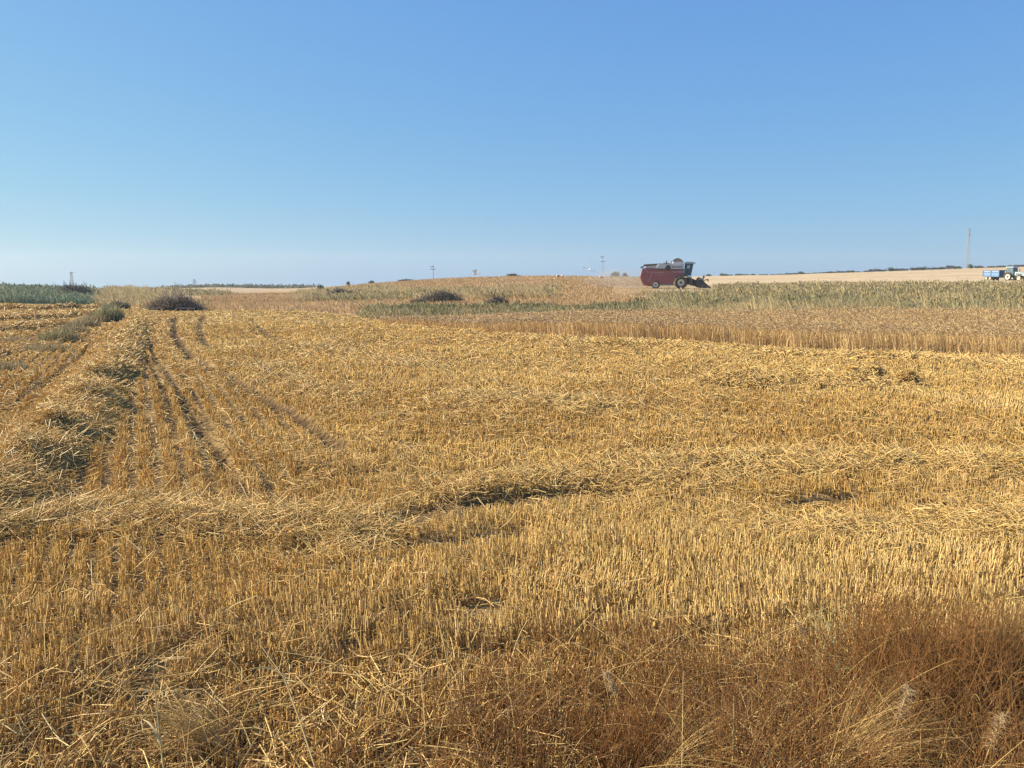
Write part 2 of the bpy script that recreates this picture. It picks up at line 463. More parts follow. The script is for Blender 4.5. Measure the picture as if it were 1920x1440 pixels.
def build_straw():
    S = Strands()
    x, y, px = sample(150000, -260, 2180, 2.2, 60, .75)
    n = fbm(x, y, 2.2, 3, 50)
    keep = (y < stub_end(px)) & (rng.random(len(x)) > np.clip(rut_h(x, y) / .05, 0, .85)) & (rng.random(len(x)) < .35 + .9 * sstep(.46, .66, n))
    x, y, n = x[keep], y[keep], n[keep]
    z = ground_h(x, y) + rng.uniform(0, 1, len(x)) ** 1.6 * .09
    w = np.tile([.9, .7, .25, .2], (len(x), 1))
    straws(S, x, y, z, 1, .08, .32, .0032, [PALE, GOLD, BROWN, GREY], w, 1.0)
    o = S.build('loose_straw', M_STRAW); o['kind'] = 'stuff'

    def swath(idx, n, bx, core_step, name, cw=(1.0, .8, .25, .15), hn=.07):
        S = Strands()
        x0, x1, y0, y1 = bx
        # core sheet of matted straw
        gx = np.arange(x0, x1, core_step); gy = np.arange(y0, y1, core_step)
        X, Y = np.meshgrid(gx, gy, indexing='ij'); X = X + rng.uniform(-.3, .3, X.shape) * core_step; Y = Y + rng.uniform(-.3, .3, Y.shape) * core_step
        h = swath_h(X, Y, idx); zz = ground_h(X, Y) - .04 + h * .85
        nr, nc = X.shape
        i = (np.arange(nr - 1)[:, None] * nc + np.arange(nc - 1)[None, :])
        ok = (h[:-1, :-1] > .02) & (h[1:, 1:] > .02) & (h[1:, :-1] > .02) & (h[:-1, 1:] > .02)
        i = i[ok]
        if len(i):
            V = np.stack([X, Y, zz], -1).reshape(-1, 3); Q = np.stack([i, i + nc, i + nc + 1, i + 1], -1)
            used = np.unique(Q); mp = np.zeros(len(V), int); mp[used] = np.arange(len(used))
            cc = np.array([.54, .36, .14]) * rng.uniform(.5, 1.2, (len(used), 1))
            S.add_raw(V[used], mp[Q], cc)
        xs, ys = [], []
        got = 0
        while got < n:
            x = rng.uniform(x0, x1, n * 4); y = rng.uniform(y0, y1, n * 4)
            h = swath_h(x, y, idx)
            k = rng.random(len(x)) < np.clip(h / hn, 0, 1) * np.clip((y0 + 3) / y, .15, 1) ** .8
            xs.append(x[k]); ys.append(y[k]); got += k.sum()
        x = np.concatenate(xs)[:n]; y = np.concatenate(ys)[:n]
        h = swath_h(x, y, idx)
        z = ground_h(x, y) + h * rng.uniform(.75, 1.12, n) + .01
        straws(S, x, y, z, 1, .09, .36, .0034, [PALE, GOLD, BROWN, GREY], np.tile(cw, (n, 1)), 1.1)
        o = S.build(name, M_STRAW); o['kind'] = 'stuff'
        return o
    def bbox(idx, m=1.2):
        P = np.concatenate([SWATHS[i][0] for i in idx]); return (P[:, 0].min() - m, P[:, 0].max() + m, max(P[:, 1].min() - m, 2), P[:, 1].max() + m)
    swath([0], 38000, bbox([0]), .14, 'straw_windrow', (1.2, 1.0, .5, .05), .14)
    swath([1, 2], 13000, bbox([1, 2]), .08, 'straw_swath')
    swath([3, 4, 5], 12000, bbox([3, 4, 5], 1.5), .12, 'straw_heap')
    swath([6, 7, 8], 22000, bbox([6, 7, 8]), .09, 'straw_swath')
    swath([9], 12000, bbox([9]), .2, 'straw_swath', (1.3, .7, .1, .1))
    swath([13, 14, 15, 16], 9000, bbox([13, 14, 15, 16]), .25, 'straw_swath', (.5, .7, .7, .2))
    swath([10, 11, 12], 9000, bbox([10, 11, 12]), .2, 'straw_swath', (1.0, .7, .2, .2))
build_straw()

# ------------------------------------------------------------------ standing wheat
def build_wheat():
    S = Strands()
    x, y, px = sample(210000, 690, 2400, 20, 44, 1.2)
    e = 1.5 * (fbm(x, y, 2.0, 3, 70) - .5) + .25 * rng.normal(size=len(x))
    k = (px > 712) & (y > wf(px) + e) & (y < wb(px))
    front = (y - wf(px)) < 1.6
    k &= front | (rng.random(len(x)) < .42)
    x, y, px = x[k], y[k], px[k]
    N = len(x); z = ground_h(x, y)
    lodge = fbm(x, y, 5, 3, 72)
    h = (.66 + .2 * (lodge - .5)) * (1 + .07 * rng.normal(size=N)) * np.interp(px, [700, 900, 1100, 1500], [.38, .55, .85, 1.0])
    tilt = np.abs(rng.normal(.05, .10, N)); hd = np.where(rng.random(N) < .6, rng.normal(PI * .95, .5, N), rng.uniform(0, 2 * PI, N))
    P = curve_pts(np.stack([x, y, z], -1), h, hd, tilt, rng.uniform(.0, .5, N), 3)
    r = .00023 * y * rng.uniform(.7, 1.3, N)
    w = np.stack([.5 + .4 * (px > 1350), .9 + 0 * x, .14 + .1 * (px < 1300), .45 + 0 * x], -1) * rng.uniform(.2, 1, (N, 4))
    C = mixc([PALE, SAND, BROWN, TAN], w, .13)
    S.add(P, np.stack([r, r * .9, r * .8], -1), C, 2)
    # ears
    tip = P[:, 2]; el = rng.uniform(.08, .12, N)
    E = curve_pts(tip, el, hd, tilt + rng.uniform(.3, 1.2, N), rng.uniform(.2, .9, N), 3)
    C2 = mixc([PALE, SAND, TAN], np.tile([.25, .8, .8], (N, 1)) * rng.uniform(.2, 1, (N, 3)), .13)
    S.add(E, np.stack([r * 1.1, r * 1.6, r * .6], -1), C2, 3)
    o = S.build('standing_wheat', M_STRAW); o['kind'] = 'stuff'

    # brown crop on the far slopes
    S = Strands()
    x, y, px = sample(120000, 330, 1420, 50, 265, .35)
    k = (y > np.interp(px, [375, 560, 700, 720], [57, 54, 44, 43])) & (px > 375) & (rng.random(len(x)) < .9)
    k &= ~((px > 1230 + 70 * (fbm(x, y, 9, 2, 75) - .5)) & ((y < 100) | (px > 1320))) & ~((px < 560) & (y > 165)) & ~((px > 1290) & (y > 112))
    x, y, px = x[k], y[k], px[k]; N = len(x); z = ground_h(x, y)
    h = .23 * (1 + .25 * rng.normal(size=N)) * np.where((px > 1150) & (y > 80) & (y < 125), .3, 1)
    hd = rng.normal(PI, .8, N); tilt = np.abs(rng.normal(.15, .2, N))
    P = curve_pts(np.stack([x, y, z - .03], -1), h, hd, tilt, rng.uniform(0, .4, N), 2)
    r = np.maximum(.0004 * y, .018) * rng.uniform(.6, 1.3, N)
    big = fbm(x, y, 14, 3, 77)
    w = np.stack([.15 + .8 * sstep(.5, .7, big), .5 + 0 * x, .6 + .6 * sstep(.5, .3, big), .5 + 0 * x], -1) * rng.uniform(.2, 1, (N, 4))
    S.add(P, np.stack([r, r * .6], -1), mixc([SAND, (.47, .32, .16), (.40, .255, .12), TAN], w, .15), 2)
    o = S.build('far_wheat', M_STRAW); o['kind'] = 'stuff'
build_wheat()

# ------------------------------------------------------------------ weeds between the fields
def build_weeds():
    S = Strands(); G = Strands()
    def band(n, pa, pb, y0, y1, hmin, hmax, cols, wts, fill, seed, pw=1.0, rr=.00046, grass=.2, lean=.35, K=3, bushy=.7, belt=0, mask=None):
        x, y, px = sample(n, pa, pb, y0, y1, pw)
        nn = fbm(x, y, 7, 3, seed)
        k = nn > (.62 - .5 * fill)
        ed = 55 * (.4 + fbm(x, y, 5, 2, seed + 31))
        k &= (rng.random(n) < sstep(0, 1, (px - pa) / ed)) & (rng.random(n) < sstep(0, 1, (pb - px) / ed))
        k &= ~((px > 1180) & (px < 1312) & (y > 84)) | (rng.random(n) < .06)
        if mask is not None: k &= mask(x, y, px, nn)
        x, y, px, nn = x[k], y[k], px[k], nn[k]; N = len(x)
        clump = fbm(x, y, 2.2, 2, seed + 5)
        h = (hmin + (hmax - hmin) * np.clip(2.2 * clump - .6, 0, 1.2)) * rng.uniform(.35, 1.2, N)
        isg = (rng.random(N) < (grass + belt * .25 * sstep(58, 46, y)) * (.4 + 1.4 * sstep(.45, .65, fbm(x, y, 3.5, 2, seed + 8))))
        hd = np.where(isg, rng.normal(PI * 1.02, .35, N), rng.uniform(0, 2 * PI, N))
        tilt = np.where(isg, rng.normal(lean, .2, N), np.abs(rng.normal(.25, .4, N)))
        leafy = (~isg) & (rng.random(N) < bushy)
        z0 = ground_h(x, y) - .03 + np.where(leafy, h * rng.uniform(.0, .8, N), 0)
        tilt = np.where(leafy, np.abs(rng.normal(.5, .5, N)), tilt)
        P = curve_pts(np.stack([x, y, z0], -1), np.where(isg, h * 1.25, np.where(leafy, .10 + h * .2, h)), hd, tilt, np.where(isg, .35, rng.uniform(-.2, .6, N)), K)
        r = rr * y * rng.uniform(.6, 1.3, N)
        r = r * np.where(leafy, 1.15, 1)
        R = np.stack([r, r * 1.1, r * .35], -1)
        pt = sstep(.38, .62, fbm(x, y, 6, 3, seed + 41))[:, None]
        ww = np.tile(wts, (N, 1)) * rng.uniform(.15, 1, (N, len(cols)))
        ww[:, :1] *= .25 + 1.3 * pt; ww[:, -1:] *= 1.9 - 1.6 * pt
        ww[:, -1] += belt * 1.3 * sstep(66, 84, y + 14 * (nn - .5)) * rng.random(N)
        ww[:, 2] += belt * .8 * sstep(54, 44, y + 8 * (nn - .5)) * rng.random(N)
        C = mixc(cols, ww, .18)
        cg = mixc([PALE, SAND, (.50, .42, .24)], np.tile([1., .6, .8], (N, 1)) * rng.uniform(.2, 1, (N, 3)), .12)
        S.add(P[~isg], R[~isg], C[~isg], 2)
        G.add(P[isg], R[isg] * .8, cg[isg], 2)
    gcols = [(.15, .16, .07), (.215, .20, .10), (.285, .245, .13), (.40, .295, .145)]
    # full band on the right
    band(190000, 1130, 2400, 41.5, 140, .15, .75, gcols, [0.7, .8, .7, .4], .88, 81, .8, belt=1,
         mask=lambda x, y, px, nn: (y > wb(px)) & (px > 1190 + 130 * (nn - .5) + 90 * sstep(70, 95, y)) & (y < np.where(px < 1340, 92, np.interp(px, [1340, 2000], [110, 138])) + 10 * (nn - .5)))
    band(34000, 1230, 2400, 95, 150, .2, .6, gcols, [.2, .6, .8, 1.2], 1.0, 83, 1.0,
         mask=lambda x, y, px, nn: (px > 1340) & (y < np.interp(px, [1340, 1600, 1800, 1900], [134, 146, 140, 128])))
    # green strip behind the wheat, centre
    band(52000, 660, 1300, 42, 57, .15, .5, gcols, [1.0, .8, .4, .3], .9, 85, 1.0, grass=.12,
         mask=lambda x, y, px, nn: y > np.interp(px, [660, 720, 1000, 1300], [46, 43, 43, 42]))
    # patchy weeds on the slope
    band(52000, 540, 1060, 74, 118, .2, .75, gcols, [.7, .8, .8, .5], .62, 87, 1.0, grass=.5)
    band(9000, 540, 760, 100, 150, .3, .9, gcols, [.7, .8, .8, .5], .9, 88, 1.0, grass=.6)
    # dense green growth at the far left
    band(100000, -400, 200, 69, 116, .35, .8, [BLUEG, (.17, .22, .14), (.25, .26, .16), (.26, .22, .15)], [1., 1., .4, .2], 1.1, 89, 1.0, grass=.04,
         mask=lambda x, y, px, nn: px < 188 + 40 * (nn - .5) + np.interp(y, [69, 112], [-10, 15]))
    # pale dry grass beside it
    band(34000, 165, 340, 64, 118, .3, .85, [(.52, .42, .24), (.34, .29, .16), (.27, .23, .12), TAN], [.8, .6, .5, .4], 1.0, 91, 1.0, grass=.4, lean=.3)
    band(9000, 180, 440, 112, 175, .5, 1.0, [GREEN, (.24, .22, .12), (.30, .25, .14)], [.8, .8, .6], .8, 92, 1.0, grass=.3)
    band(9000, 280, 400, 56, 82, .2, .6, [(.34, .27, .16), (.26, .22, .14), TAN], [.8, .6, .6], .8, 93, 1.0, grass=.3)
    # dark hedge line on the left skyline
    band(10000, 285, 600, 415, 470, .5, 2.0, [(.11, .13, .08), (.16, .15, .10), (.20, .17, .11)], [1., .6, .5], 1.0, 95, 1.0, grass=.0, rr=.0009)
    o = S.build('weeds', M_WEED); o['kind'] = 'stuff'
    o = G.build('pale_grass', M_STRAW); o['kind'] = 'stuff'
build_weeds()

# ------------------------------------------------------------------ foreground dry weeds (stuff)
def wiry(S, base, h, spread, cols, wts, r, K=5, branch=3, curl=.5):
    N = len(base)
    hd = rng.uniform(0, 2 * PI, N); tilt = np.abs(rng.normal(0, spread, N))
    P = curve_pts(base, h, hd, tilt, rng.normal(curl * .6, curl, N), K)
    P[:, 1:] += rng.normal(0, .012, P[:, 1:].shape) * np.linspace(.4, 1.3, K - 1)[None, :, None]
    rr = r * rng.uniform(.7, 1.3, N)
    C = mixc(cols, np.tile(wts, (N, 1)) * rng.uniform(.15, 1, (N, len(cols))), .18)
    S.add(P, rr[:, None] * np.linspace(1, .45, K)[None], C, 3)
    for _ in range(branch):
        k = rng.integers(1, K - 1, N); b0 = P[np.arange(N), k]
        L = h * rng.uniform(.15, .45, N)
        Q = curve_pts(b0, L, rng.uniform(0, 2 * PI, N), np.abs(rng.normal(.7, .4, N)), rng.normal(0, .6, N), 3)
        S.add(Q, (rr * .6)[:, None] * np.array([1, .8, .5])[None], C, 3)

def build_front():
    S = Strands()
    RC = [(.23, .08, .026), (.31, .145, .042), (.40, .23, .075), (.32, .24, .12)]
    def patch(n, poly, h0, h1, wts, r, curl, spread, seed, branch=2):
        pts = np.array([flat_pt(*p) for p in poly]); lo = pts.min(0); hi = pts.max(0)
        x = rng.uniform(lo[0], hi[0], n * 3); y = rng.uniform(lo[1], hi[1], n * 3)
        k = inpoly(x, y, [tuple(p) for p in pts]) & (fbm(x, y, .5, 3, seed) > .36)
        x = x[k][:n]; y = y[k][:n]
        h = rng.uniform(h0, h1, len(x)) * (.5 + fbm(x, y, .45, 2, seed + 3))
        wiry(S, np.stack([x, y, ground_h(x, y) - .01], -1), h, spread, RC, wts, r, 5, branch, curl)
    # right hand rusty mass, the middle mound, thin growth to the left
    patch(2700, [(1480, 1270), (2150, 1230), (2150, 1800), (1250, 1800), (1350, 1400)], .25, .6, [1.1, .9, .6, .3], .0019, .7, .4, 101)
    patch(2200, [(880, 1330), (1350, 1290), (1420, 1800), (300, 1800), (520, 1500)], .14, .40, [1.1, .9, .7, .3], .0018, .8, .55, 104)
    patch(1100, [(980, 1210), (1500, 1180), (1520, 1300), (900, 1340)], .10, .24, [1.0, .8, .7, .2], .0014, .6, .35, 107)
    patch(1500, [(-300, 1380), (500, 1360), (500, 1800), (-300, 1800)], .10, .28, [.3, .7, .9, .8], .0015, .7, .5, 110)
    # bent dry grass blades
    n = 2600
    x, y, px = sample(n, -200, 2150, 2.2, 4.6, 1.5)
    k = rng.random(n) < .3 + .3 * sstep(1200, 1500, px)
    x, y = x[k], y[k]; n = len(x)
    P = curve_pts(np.stack([x, y, ground_h(x, y)], -1), rng.uniform(.25, .65, n), rng.uniform(0, 2 * PI, n), np.abs(rng.normal(.5, .3, n)), rng.uniform(.4, 1.7, n), 7)
    P[:, :, 2] = np.maximum(P[:, :, 2], ground_h(P[:, :, 0], P[:, :, 1]) + .01)
    C = mixc([PALE, GOLD, TAN, GREY], np.tile([.9, .9, .5, .3], (n, 1)) * rng.uniform(.2, 1, (n, 4)), .12)
    S.add(P, (.0021 * rng.uniform(.5, 1.6, n))[:, None] * np.linspace(1, .4, 7)[None], C, 3)
    # bold golden stalks arching over the weeds
    n = 130
    x, y, px = sample(n, 1380, 2200, 2.3, 4.0, 1.5)
    P = curve_pts(np.stack([x, y, ground_h(x, y) + rng.uniform(0, .2, n)], -1), rng.uniform(.3, .75, n), np.where(rng.random(n) < .6, rng.normal(.1, .5, n), rng.normal(PI, .6, n)), rng.uniform(.5, 1.2, n), rng.uniform(.3, 1.3, n), 8)
    P[:, :, 2] = np.maximum(P[:, :, 2], ground_h(P[:, :, 0], P[:, :, 1]) + .01)
    C = mixc([PALE, GOLD, TAN], np.tile([.7, 1., .4], (n, 1)) * rng.uniform(.2, 1, (n, 3)), .12)
    S.add(P, (.0023 * rng.uniform(.6, 1.3, n))[:, None] * np.linspace(1, .4, 8)[None], C, 4)
    o = S.build('dry_weeds', M_WEED); o['kind'] = 'stuff'
build_front()

# ------------------------------------------------------------------ foreground plants one can point at
def plant_obj(S, name, base, mat, label, cat, group=None):
    o = S.build(name, mat, None, base); o.location = tuple(float(v) for v in base)
    return tag(o, label, cat, group)

def rust_bush(px, py, w, h, n, label, wts=(1.2, .7, .4, .15)):
    b = ground_pt(px, py)
    S = Strands()
    a = rng.uniform(0, 2 * PI, n); rr = w * np.sqrt(rng.random(n)) * .6
    x = b[0] + rr * np.cos(a); y = b[1] + rr * np.sin(a) * .8
    hh = h * rng.uniform(.45, 1.05, n) * (1 - .6 * (rr / w) ** 2) * (.55 + .8 * fbm(x, y, .16, 2, 130))
    wiry(S, np.stack([x, y, ground_h(x, y) - .01], -1), hh, .32, [(.20, .072, .025), (.29, .14, .042), (.38, .23, .08), (.20, .19, .09)], list(wts), .0015, 6, 4, .5)
    return plant_obj(S, 'dry_bush', b, M_TWIG, label, 'dry bush')
rust_bush(1740, 1320, .66, .78, 850, 'rusty brown dry bush of wiry stems, tallest of the weeds at the right')
rust_bush(1895, 1300, .36, .60, 550, 'olive brown wiry bush right behind the tallest rusty bush', (.5, .8, .5, .8))
rust_bush(1190, 1420, .45, .36, 550, 'low reddish dry bush in the middle of the front weeds')

def branchy(px, py, h, label):
    b = ground_pt(px, py); S = Strands()
    c0 = np.array([.34, .36, .18])
    def grow(p, d, L, r, lv):
        K = 4; P = np.empty((1, K, 3)); P[0, 0] = p
        for k in range(1, K):
            d = d + rng.normal(0, .16, 3); d /= np.linalg.norm(d)
            P[0, k] = P[0, k - 1] + d * L / (K - 1)
        S.add(P, np.linspace(r, r * .65, K)[None], (c0 * rng.uniform(.8, 1.2))[None], 4)
        if lv:
            for k in range(1, K):
                for _ in range(2 if k == K - 1 else 1):
                    nd = d + rng.normal(0, .65, 3); nd[2] = nd[2] * .6 + .12; nd /= np.linalg.norm(nd)
                    grow(P[0, k], nd, L * rng.uniform(.5, .75), r * .62, lv - 1)
    for i in range(5):
        d = np.array([rng.normal(0, .6), rng.normal(0, .5), .9]); d /= np.linalg.norm(d)
        grow(b, d, h * .5, .0034, 3)
    return plant_obj(S, 'thorny_weed', b, M_TWIG, label, 'weed')
branchy(1560, 1262, .46, 'pale green leafless branching weed left of the tallest rusty bush')

def feather(px, py, h, lean, label):
    b = ground_pt(px, py); S = Strands()
    P = curve_pts(np.array([b]), np.array([h]), np.array([lean]), np.array([.12]), np.array([.5]), 8)
    root = empty('feather_grass', b); tag(root, label, 'grass')
    S.add(P, np.linspace(.0022, .0012, 8)[None], np.array([TAN]), 4)
    S.build('stem', M_STRAW, root, b)
    H = Strands(); n = 150
    t = rng.random(n); i = 5 + t * 2; i0 = np.minimum(i.astype(int), 6)
    p = P[0, i0] * (1 - (i - i0))[:, None] + P[0, i0 + 1] * (i - i0)[:, None]
    q = curve_pts(p, rng.uniform(.02, .05, n), rng.uniform(0, 2 * PI, n), rng.uniform(.3, 1.3, n), rng.uniform(.6, 1.8, n), 3)
    H.add(q, np.tile([.0011, .0009, .0004], (n, 1)), mixc([SAND, TAN, GREY], np.tile([.8, .8, .6], (n, 1)) * rng.uniform(.3, 1, (n, 3)), .1), 3)
    H.build('seed_head', M_STRAW, root, b)
feather(1650, 1500, .50, .6, 'dry grass stem with a feathery pale seed head below the branching weed')
feather(1815, 1560, .50, .5, 'dry grass stem with a feathery seed head, the one nearest the lower right corner')
feather(1175, 1400, .36, 2.4, 'short grass stem with a pale seed head above the low reddish bush')
feather(1530, 1260, .30, 2.9, 'short bent grass stem with a seed head by the branching weed')

def dry_stem(px, py, pts, label):
    """a stiff dry stalk; pts are offsets (x, y, z) in metres from its foot"""
    b = ground_pt(px, py); S = Strands()
    root = empty('dry_stalk', b); tag(root, label, 'stalk')
    P = np.array([[b + np.array(p) for p in pts]])
    S.add(P, np.linspace(.0048, .0022, len(pts))[None], np.array([[.52, .40, .17]]), 5)
    S.build('stem', M_STRAW, root, b)
    for k in range(1, len(pts) - 1):
        L = Strands()
        q = curve_pts(P[0, k:k + 1], np.array([.16]), np.array([rng.uniform(0, 6.28)]), np.array([.5]), np.array([1.3]), 5)
        L.add(q, np.array([[.003, .004, .004, .003, .001]]), np.array([[.58, .45, .22]]), 2)
        L.build('leaf', M_STRAW, root, b)
dry_stem(330, 1620, [(0, 0, 0), (-.06, .1, .18), (-.15, .25, .36), (-.21, .36, .52), (-.25, .45, .72)], 'tall dry straw coloured stalk bending left over the stubble at the lower left')
dry_stem(620, 1560, [(0, 0, 0), (-.08, .15, .14), (-.2, .32, .3), (-.32, .5, .42), (-.46, .62, .52)], 'thick dry stalk leaning left in front of the dark hollow')
dry_stem(1372, 1500, [(0, 0, 0), (0, .01, .15), (.004, .02, .3), (.0, .03, .46)], 'straight upright golden stalk between the two feathery heads and the low reddish bush')

def tuft(px, py, n, L, heading, label, cols=((.60, .42, .18), TAN, GOLD)):
    b = ground_pt(px, py); S = Strands()
    base = b + rng.normal(0, .05, (n, 3)) * np.array([1, 1, .1])
    P = curve_pts(base, rng.uniform(.5, 1, n) * L, rng.normal(heading, .45, n), np.abs(rng.normal(.45, .2, n)), rng.uniform(.7, 1.5, n), 7)
    P[:, :, 2] = np.maximum(P[:, :, 2], ground_h(P[:, :, 0], P[:, :, 1]) + .01)
    S.add(P, (.002 * rng.uniform(.6, 1.2, n))[:, None] * np.linspace(1, .3, 7)[None], mixc([np.array(c) for c in cols], rng.uniform(.2, 1, (n, 3)), .14), 3)
    return plant_obj(S, 'grass_tuft', b, M_STRAW, label, 'grass tuft')
tuft(400, 1420, 260, .42, PI * .95, 'bent tuft of dry grass blades sweeping left at the lower left')
tuft(1560, 1480, 240, .62, .2, 'long arching tuft of dry grass at the foot of the tallest rusty bush')
tuft(1800, 1460, 200, .6, PI * .9, 'long dry grass tuft arching left in front of the tallest rusty bush')
tuft(1240, 1470, 160, .5, .3, 'dry grass tuft arching right beside the low reddish bush')

# ------------------------------------------------------------------ weed clumps along the left strip
def weed_clump(px, py, w, h, n, label, cols, wts, cat='weed clump', group=None, name='weed_clump', mat=None, lean=PI, flat=.7):
    b = ground_pt(px, py); S = Strands()
    a = rng.uniform(0, 2 * PI, n); r = w / 2 * np.sqrt(rng.random(n))
    x = b[0] + r * np.cos(a); y = b[1] + r * np.sin(a) * flat
    hh = h * rng.uniform(.55, 1.1, n) * np.sqrt(np.clip(1 - (2 * r / w) ** 2 * .75, .1, 1))
    P = curve_pts(np.stack([x, y, ground_h(x, y) - .02], -1), hh, rng.uniform(0, 2 * PI, n), np.abs(rng.normal(.2, .25, n)), rng.uniform(-.2, .8, n), 4)
    rad = .00042 * b[1] * rng.uniform(.6, 1.3, n)
    S.add(P, rad[:, None] * np.array([1, 1, .8, .3])[None], mixc(cols, np.tile(wts, (n, 1)) * rng.uniform(.15, 1, (n, len(cols))), .18), 2)
    return plant_obj(S, name, b, mat or M_WEED, label, cat, group)
SG = [(.23, .22, .11), (.36, .29, .16), (.30, .22, .13), (.46, .36, .2)]
g = 'weed clumps in the strip left of the windrow'
weed_clump(85, 662, 1.5, .42, 420, 'broad brownish weed clump at the near end of the uncut strip', SG, [.4, .7, .8, .8], group=g)
weed_clump(112, 642, 1.5, .62, 520, 'grey green weed clump, greenest in the uncut strip', SG, [1.2, .5, .3, .4], group=g)
weed_clump(135, 628, 1.4, .55, 420, 'sandy weed clump between the greenest one and the far brown one', SG, [.5, .7, .7, .8], group=g)
weed_clump(158, 616, 1.5, .60, 420, 'brown weed clump at the far end of the uncut strip', SG, [.4, .7, .9, .4], group=g)
weed_clump(182, 604, 1.4, .55, 380, 'pale brown weeds just in front of the leafy bush beside the windrow', SG, [.4, .9, .7, .6], group=g)
weed_clump(14, 696, 1.1, .36, 300, 'dark low weed clump at the left edge of the picture', SG, [.6, .3, .8, .2], group=g)
weed_clump(32, 642, 1.4, .25, 480, 'flat greyish weed patch left of the uncut strip', [(.30, .26, .2), (.24, .2, .15), TAN], [.8, .8, .3], group=g)
weed_clump(205, 604, 1.5, 1.1, 560, 'tall leafy grey green bush beside the far end of the windrow', [(.31, .30, .16), (.40, .35, .19), (.22, .22, .13)], [.8, .8, .6], 'bush', name='weed_bush')
weed_clump(222, 580, 1.6, .75, 600, 'dark low bush behind the tall leafy bush by the windrow', [(.20, .18, .13), (.15, .14, .1), (.28, .24, .16)], [.8, .8, .4], 'bush', name='weed_bush')

# ------------------------------------------------------------------ brush piles
def brush_pile(px, py, w, h, n, label, tint=(.15, .115, .11), up=0, updir=2.6, log=False, Y=None):
    b = at_depth(px, Y) if Y else ground_pt(px, py)
    root = empty('brush_pile', b); tag(root, label, 'brush pile', 'piles of cut branches')
    S = Strands()
    a = rng.uniform(0, 2 * PI, n); r = w / 2 * rng.random(n) ** .7
    x = r * np.cos(a); y = r * np.sin(a) * .6
    lump = .45 + .9 * fbm(x + b[0], y + b[1], .8, 2, 120)
    zz = h * np.clip(1 - (2 * r / w) ** 2, 0, 1) ** .7 * lump * rng.random(n) ** .6
    base = np.stack([b[0] + x, b[1] + y, ground_h(b[0] + x, b[1] + y) + zz * .8], -1)
    L = rng.uniform(.25, .7, n) * w * .28
    P = curve_pts(base, L, rng.uniform(0, 2 * PI, n), rng.uniform(.5, 1.75, n), rng.normal(0, .5, n), 4)
    P[:, :, 2] = np.maximum(P[:, :, 2], ground_h(P[:, :, 0], P[:, :, 1]))
    rad = .00034 * b[1] * rng.uniform(.4, 1.4, n)
    t = np.array(tint)
    C = mixc([t, t * 1.7, t * .6, (.22, .17, .12), (.21, .20, .11)], rng.uniform(.1, 1, (n, 5)) * np.array([1, 1, .8, 1, .9]), .2)
    S.add(P, rad[:, None] * np.array([1, .9, .7, .35])[None], C, 3)
    if up:
        U = Strands() if up > 10 else S
        bb = b + np.stack([rng.uniform(-.25, .25, up) * w, rng.uniform(-.2, .2, up) * w, np.full(up, h * .35)], -1)
        P = curve_pts(bb, rng.uniform(.4, 1.15, up) * h * 1.35, rng.normal(updir, .45, up), rng.uniform(.35, 1.15, up), rng.uniform(-.1, .4, up), 5)
        U.add(P, (.00036 * b[1] * rng.uniform(.6, 1.2, up))[:, None] * np.linspace(1, .3, 5)[None], mixc([t, t * 1.5], rng.uniform(.1, 1, (up, 2)), .15), 4)
        for _ in range(3):
            k = rng.integers(1, 4, up); p0 = P[np.arange(up), k]
            Q = curve_pts(p0, rng.uniform(.2, .5, up) * h, rng.normal(updir, .9, up), rng.uniform(.1, 1.2, up), rng.normal(0, .3, up), 3)
            U.add(Q, (.00022 * b[1] * np.ones(up))[:, None] * np.linspace(1, .4, 3)[None], mixc([t, t * 1.5], rng.uniform(.1, 1, (up, 2)), .15), 3)
        if U is not S: U.build('bare_branches', M_TWIG, root, b)
    S.build('branches', M_TWIG, root, b)
    if log:
        for k in range(3):
            Lg = Strands()
            p0 = b + np.array([-.3 + k * .25, -.75 - .16 * k, .14 + .0 * k]); 
            P = np.array([[p0, p0 + np.array([.8, -.03, .03]), p0 + np.array([1.7, -.05 * k, .02])]])
            P[:, :, 2] = ground_h(P[:, :, 0], P[:, :, 1]) + .14
            Lg.add(P, np.array([[.16, .15, .13]]), np.array([[.075, .058, .058]]), 8)
            Lg.build('log', M_TWIG, root, b)
brush_pile(142, 556, 5.0, 1.15, 1000, 'dark brush pile with bare branches sticking up, far left among green growth', (.13, .125, .12), up=44, updir=2.8, Y=84)
brush_pile(328, 583, 3.9, 1.3, 1300, 'large purplish brown brush pile at the far end of the wheel track', (.21, .165, .14), up=22, updir=1.8, log=True)
brush_pile(640, 557, 3.6, 1.0, 1100, 'dark grey rounded brush pile below the left slope of the hill', (.13, .11, .11))
brush_pile(826, 567, 3.6, 1.0, 1000, 'wide low brush pile in green weeds below the middle of the hill', (.13, .11, .10), up=6)
brush_pile(785, 570, 1.9, .5, 350, 'small flat pile of branches at the left tip of the wide low brush pile', (.14, .11, .10))
brush_pile(930, 574, 2.1, .75, 700, 'small dark brush pile right of the wide low pile', (.12, .10, .105), up=4)

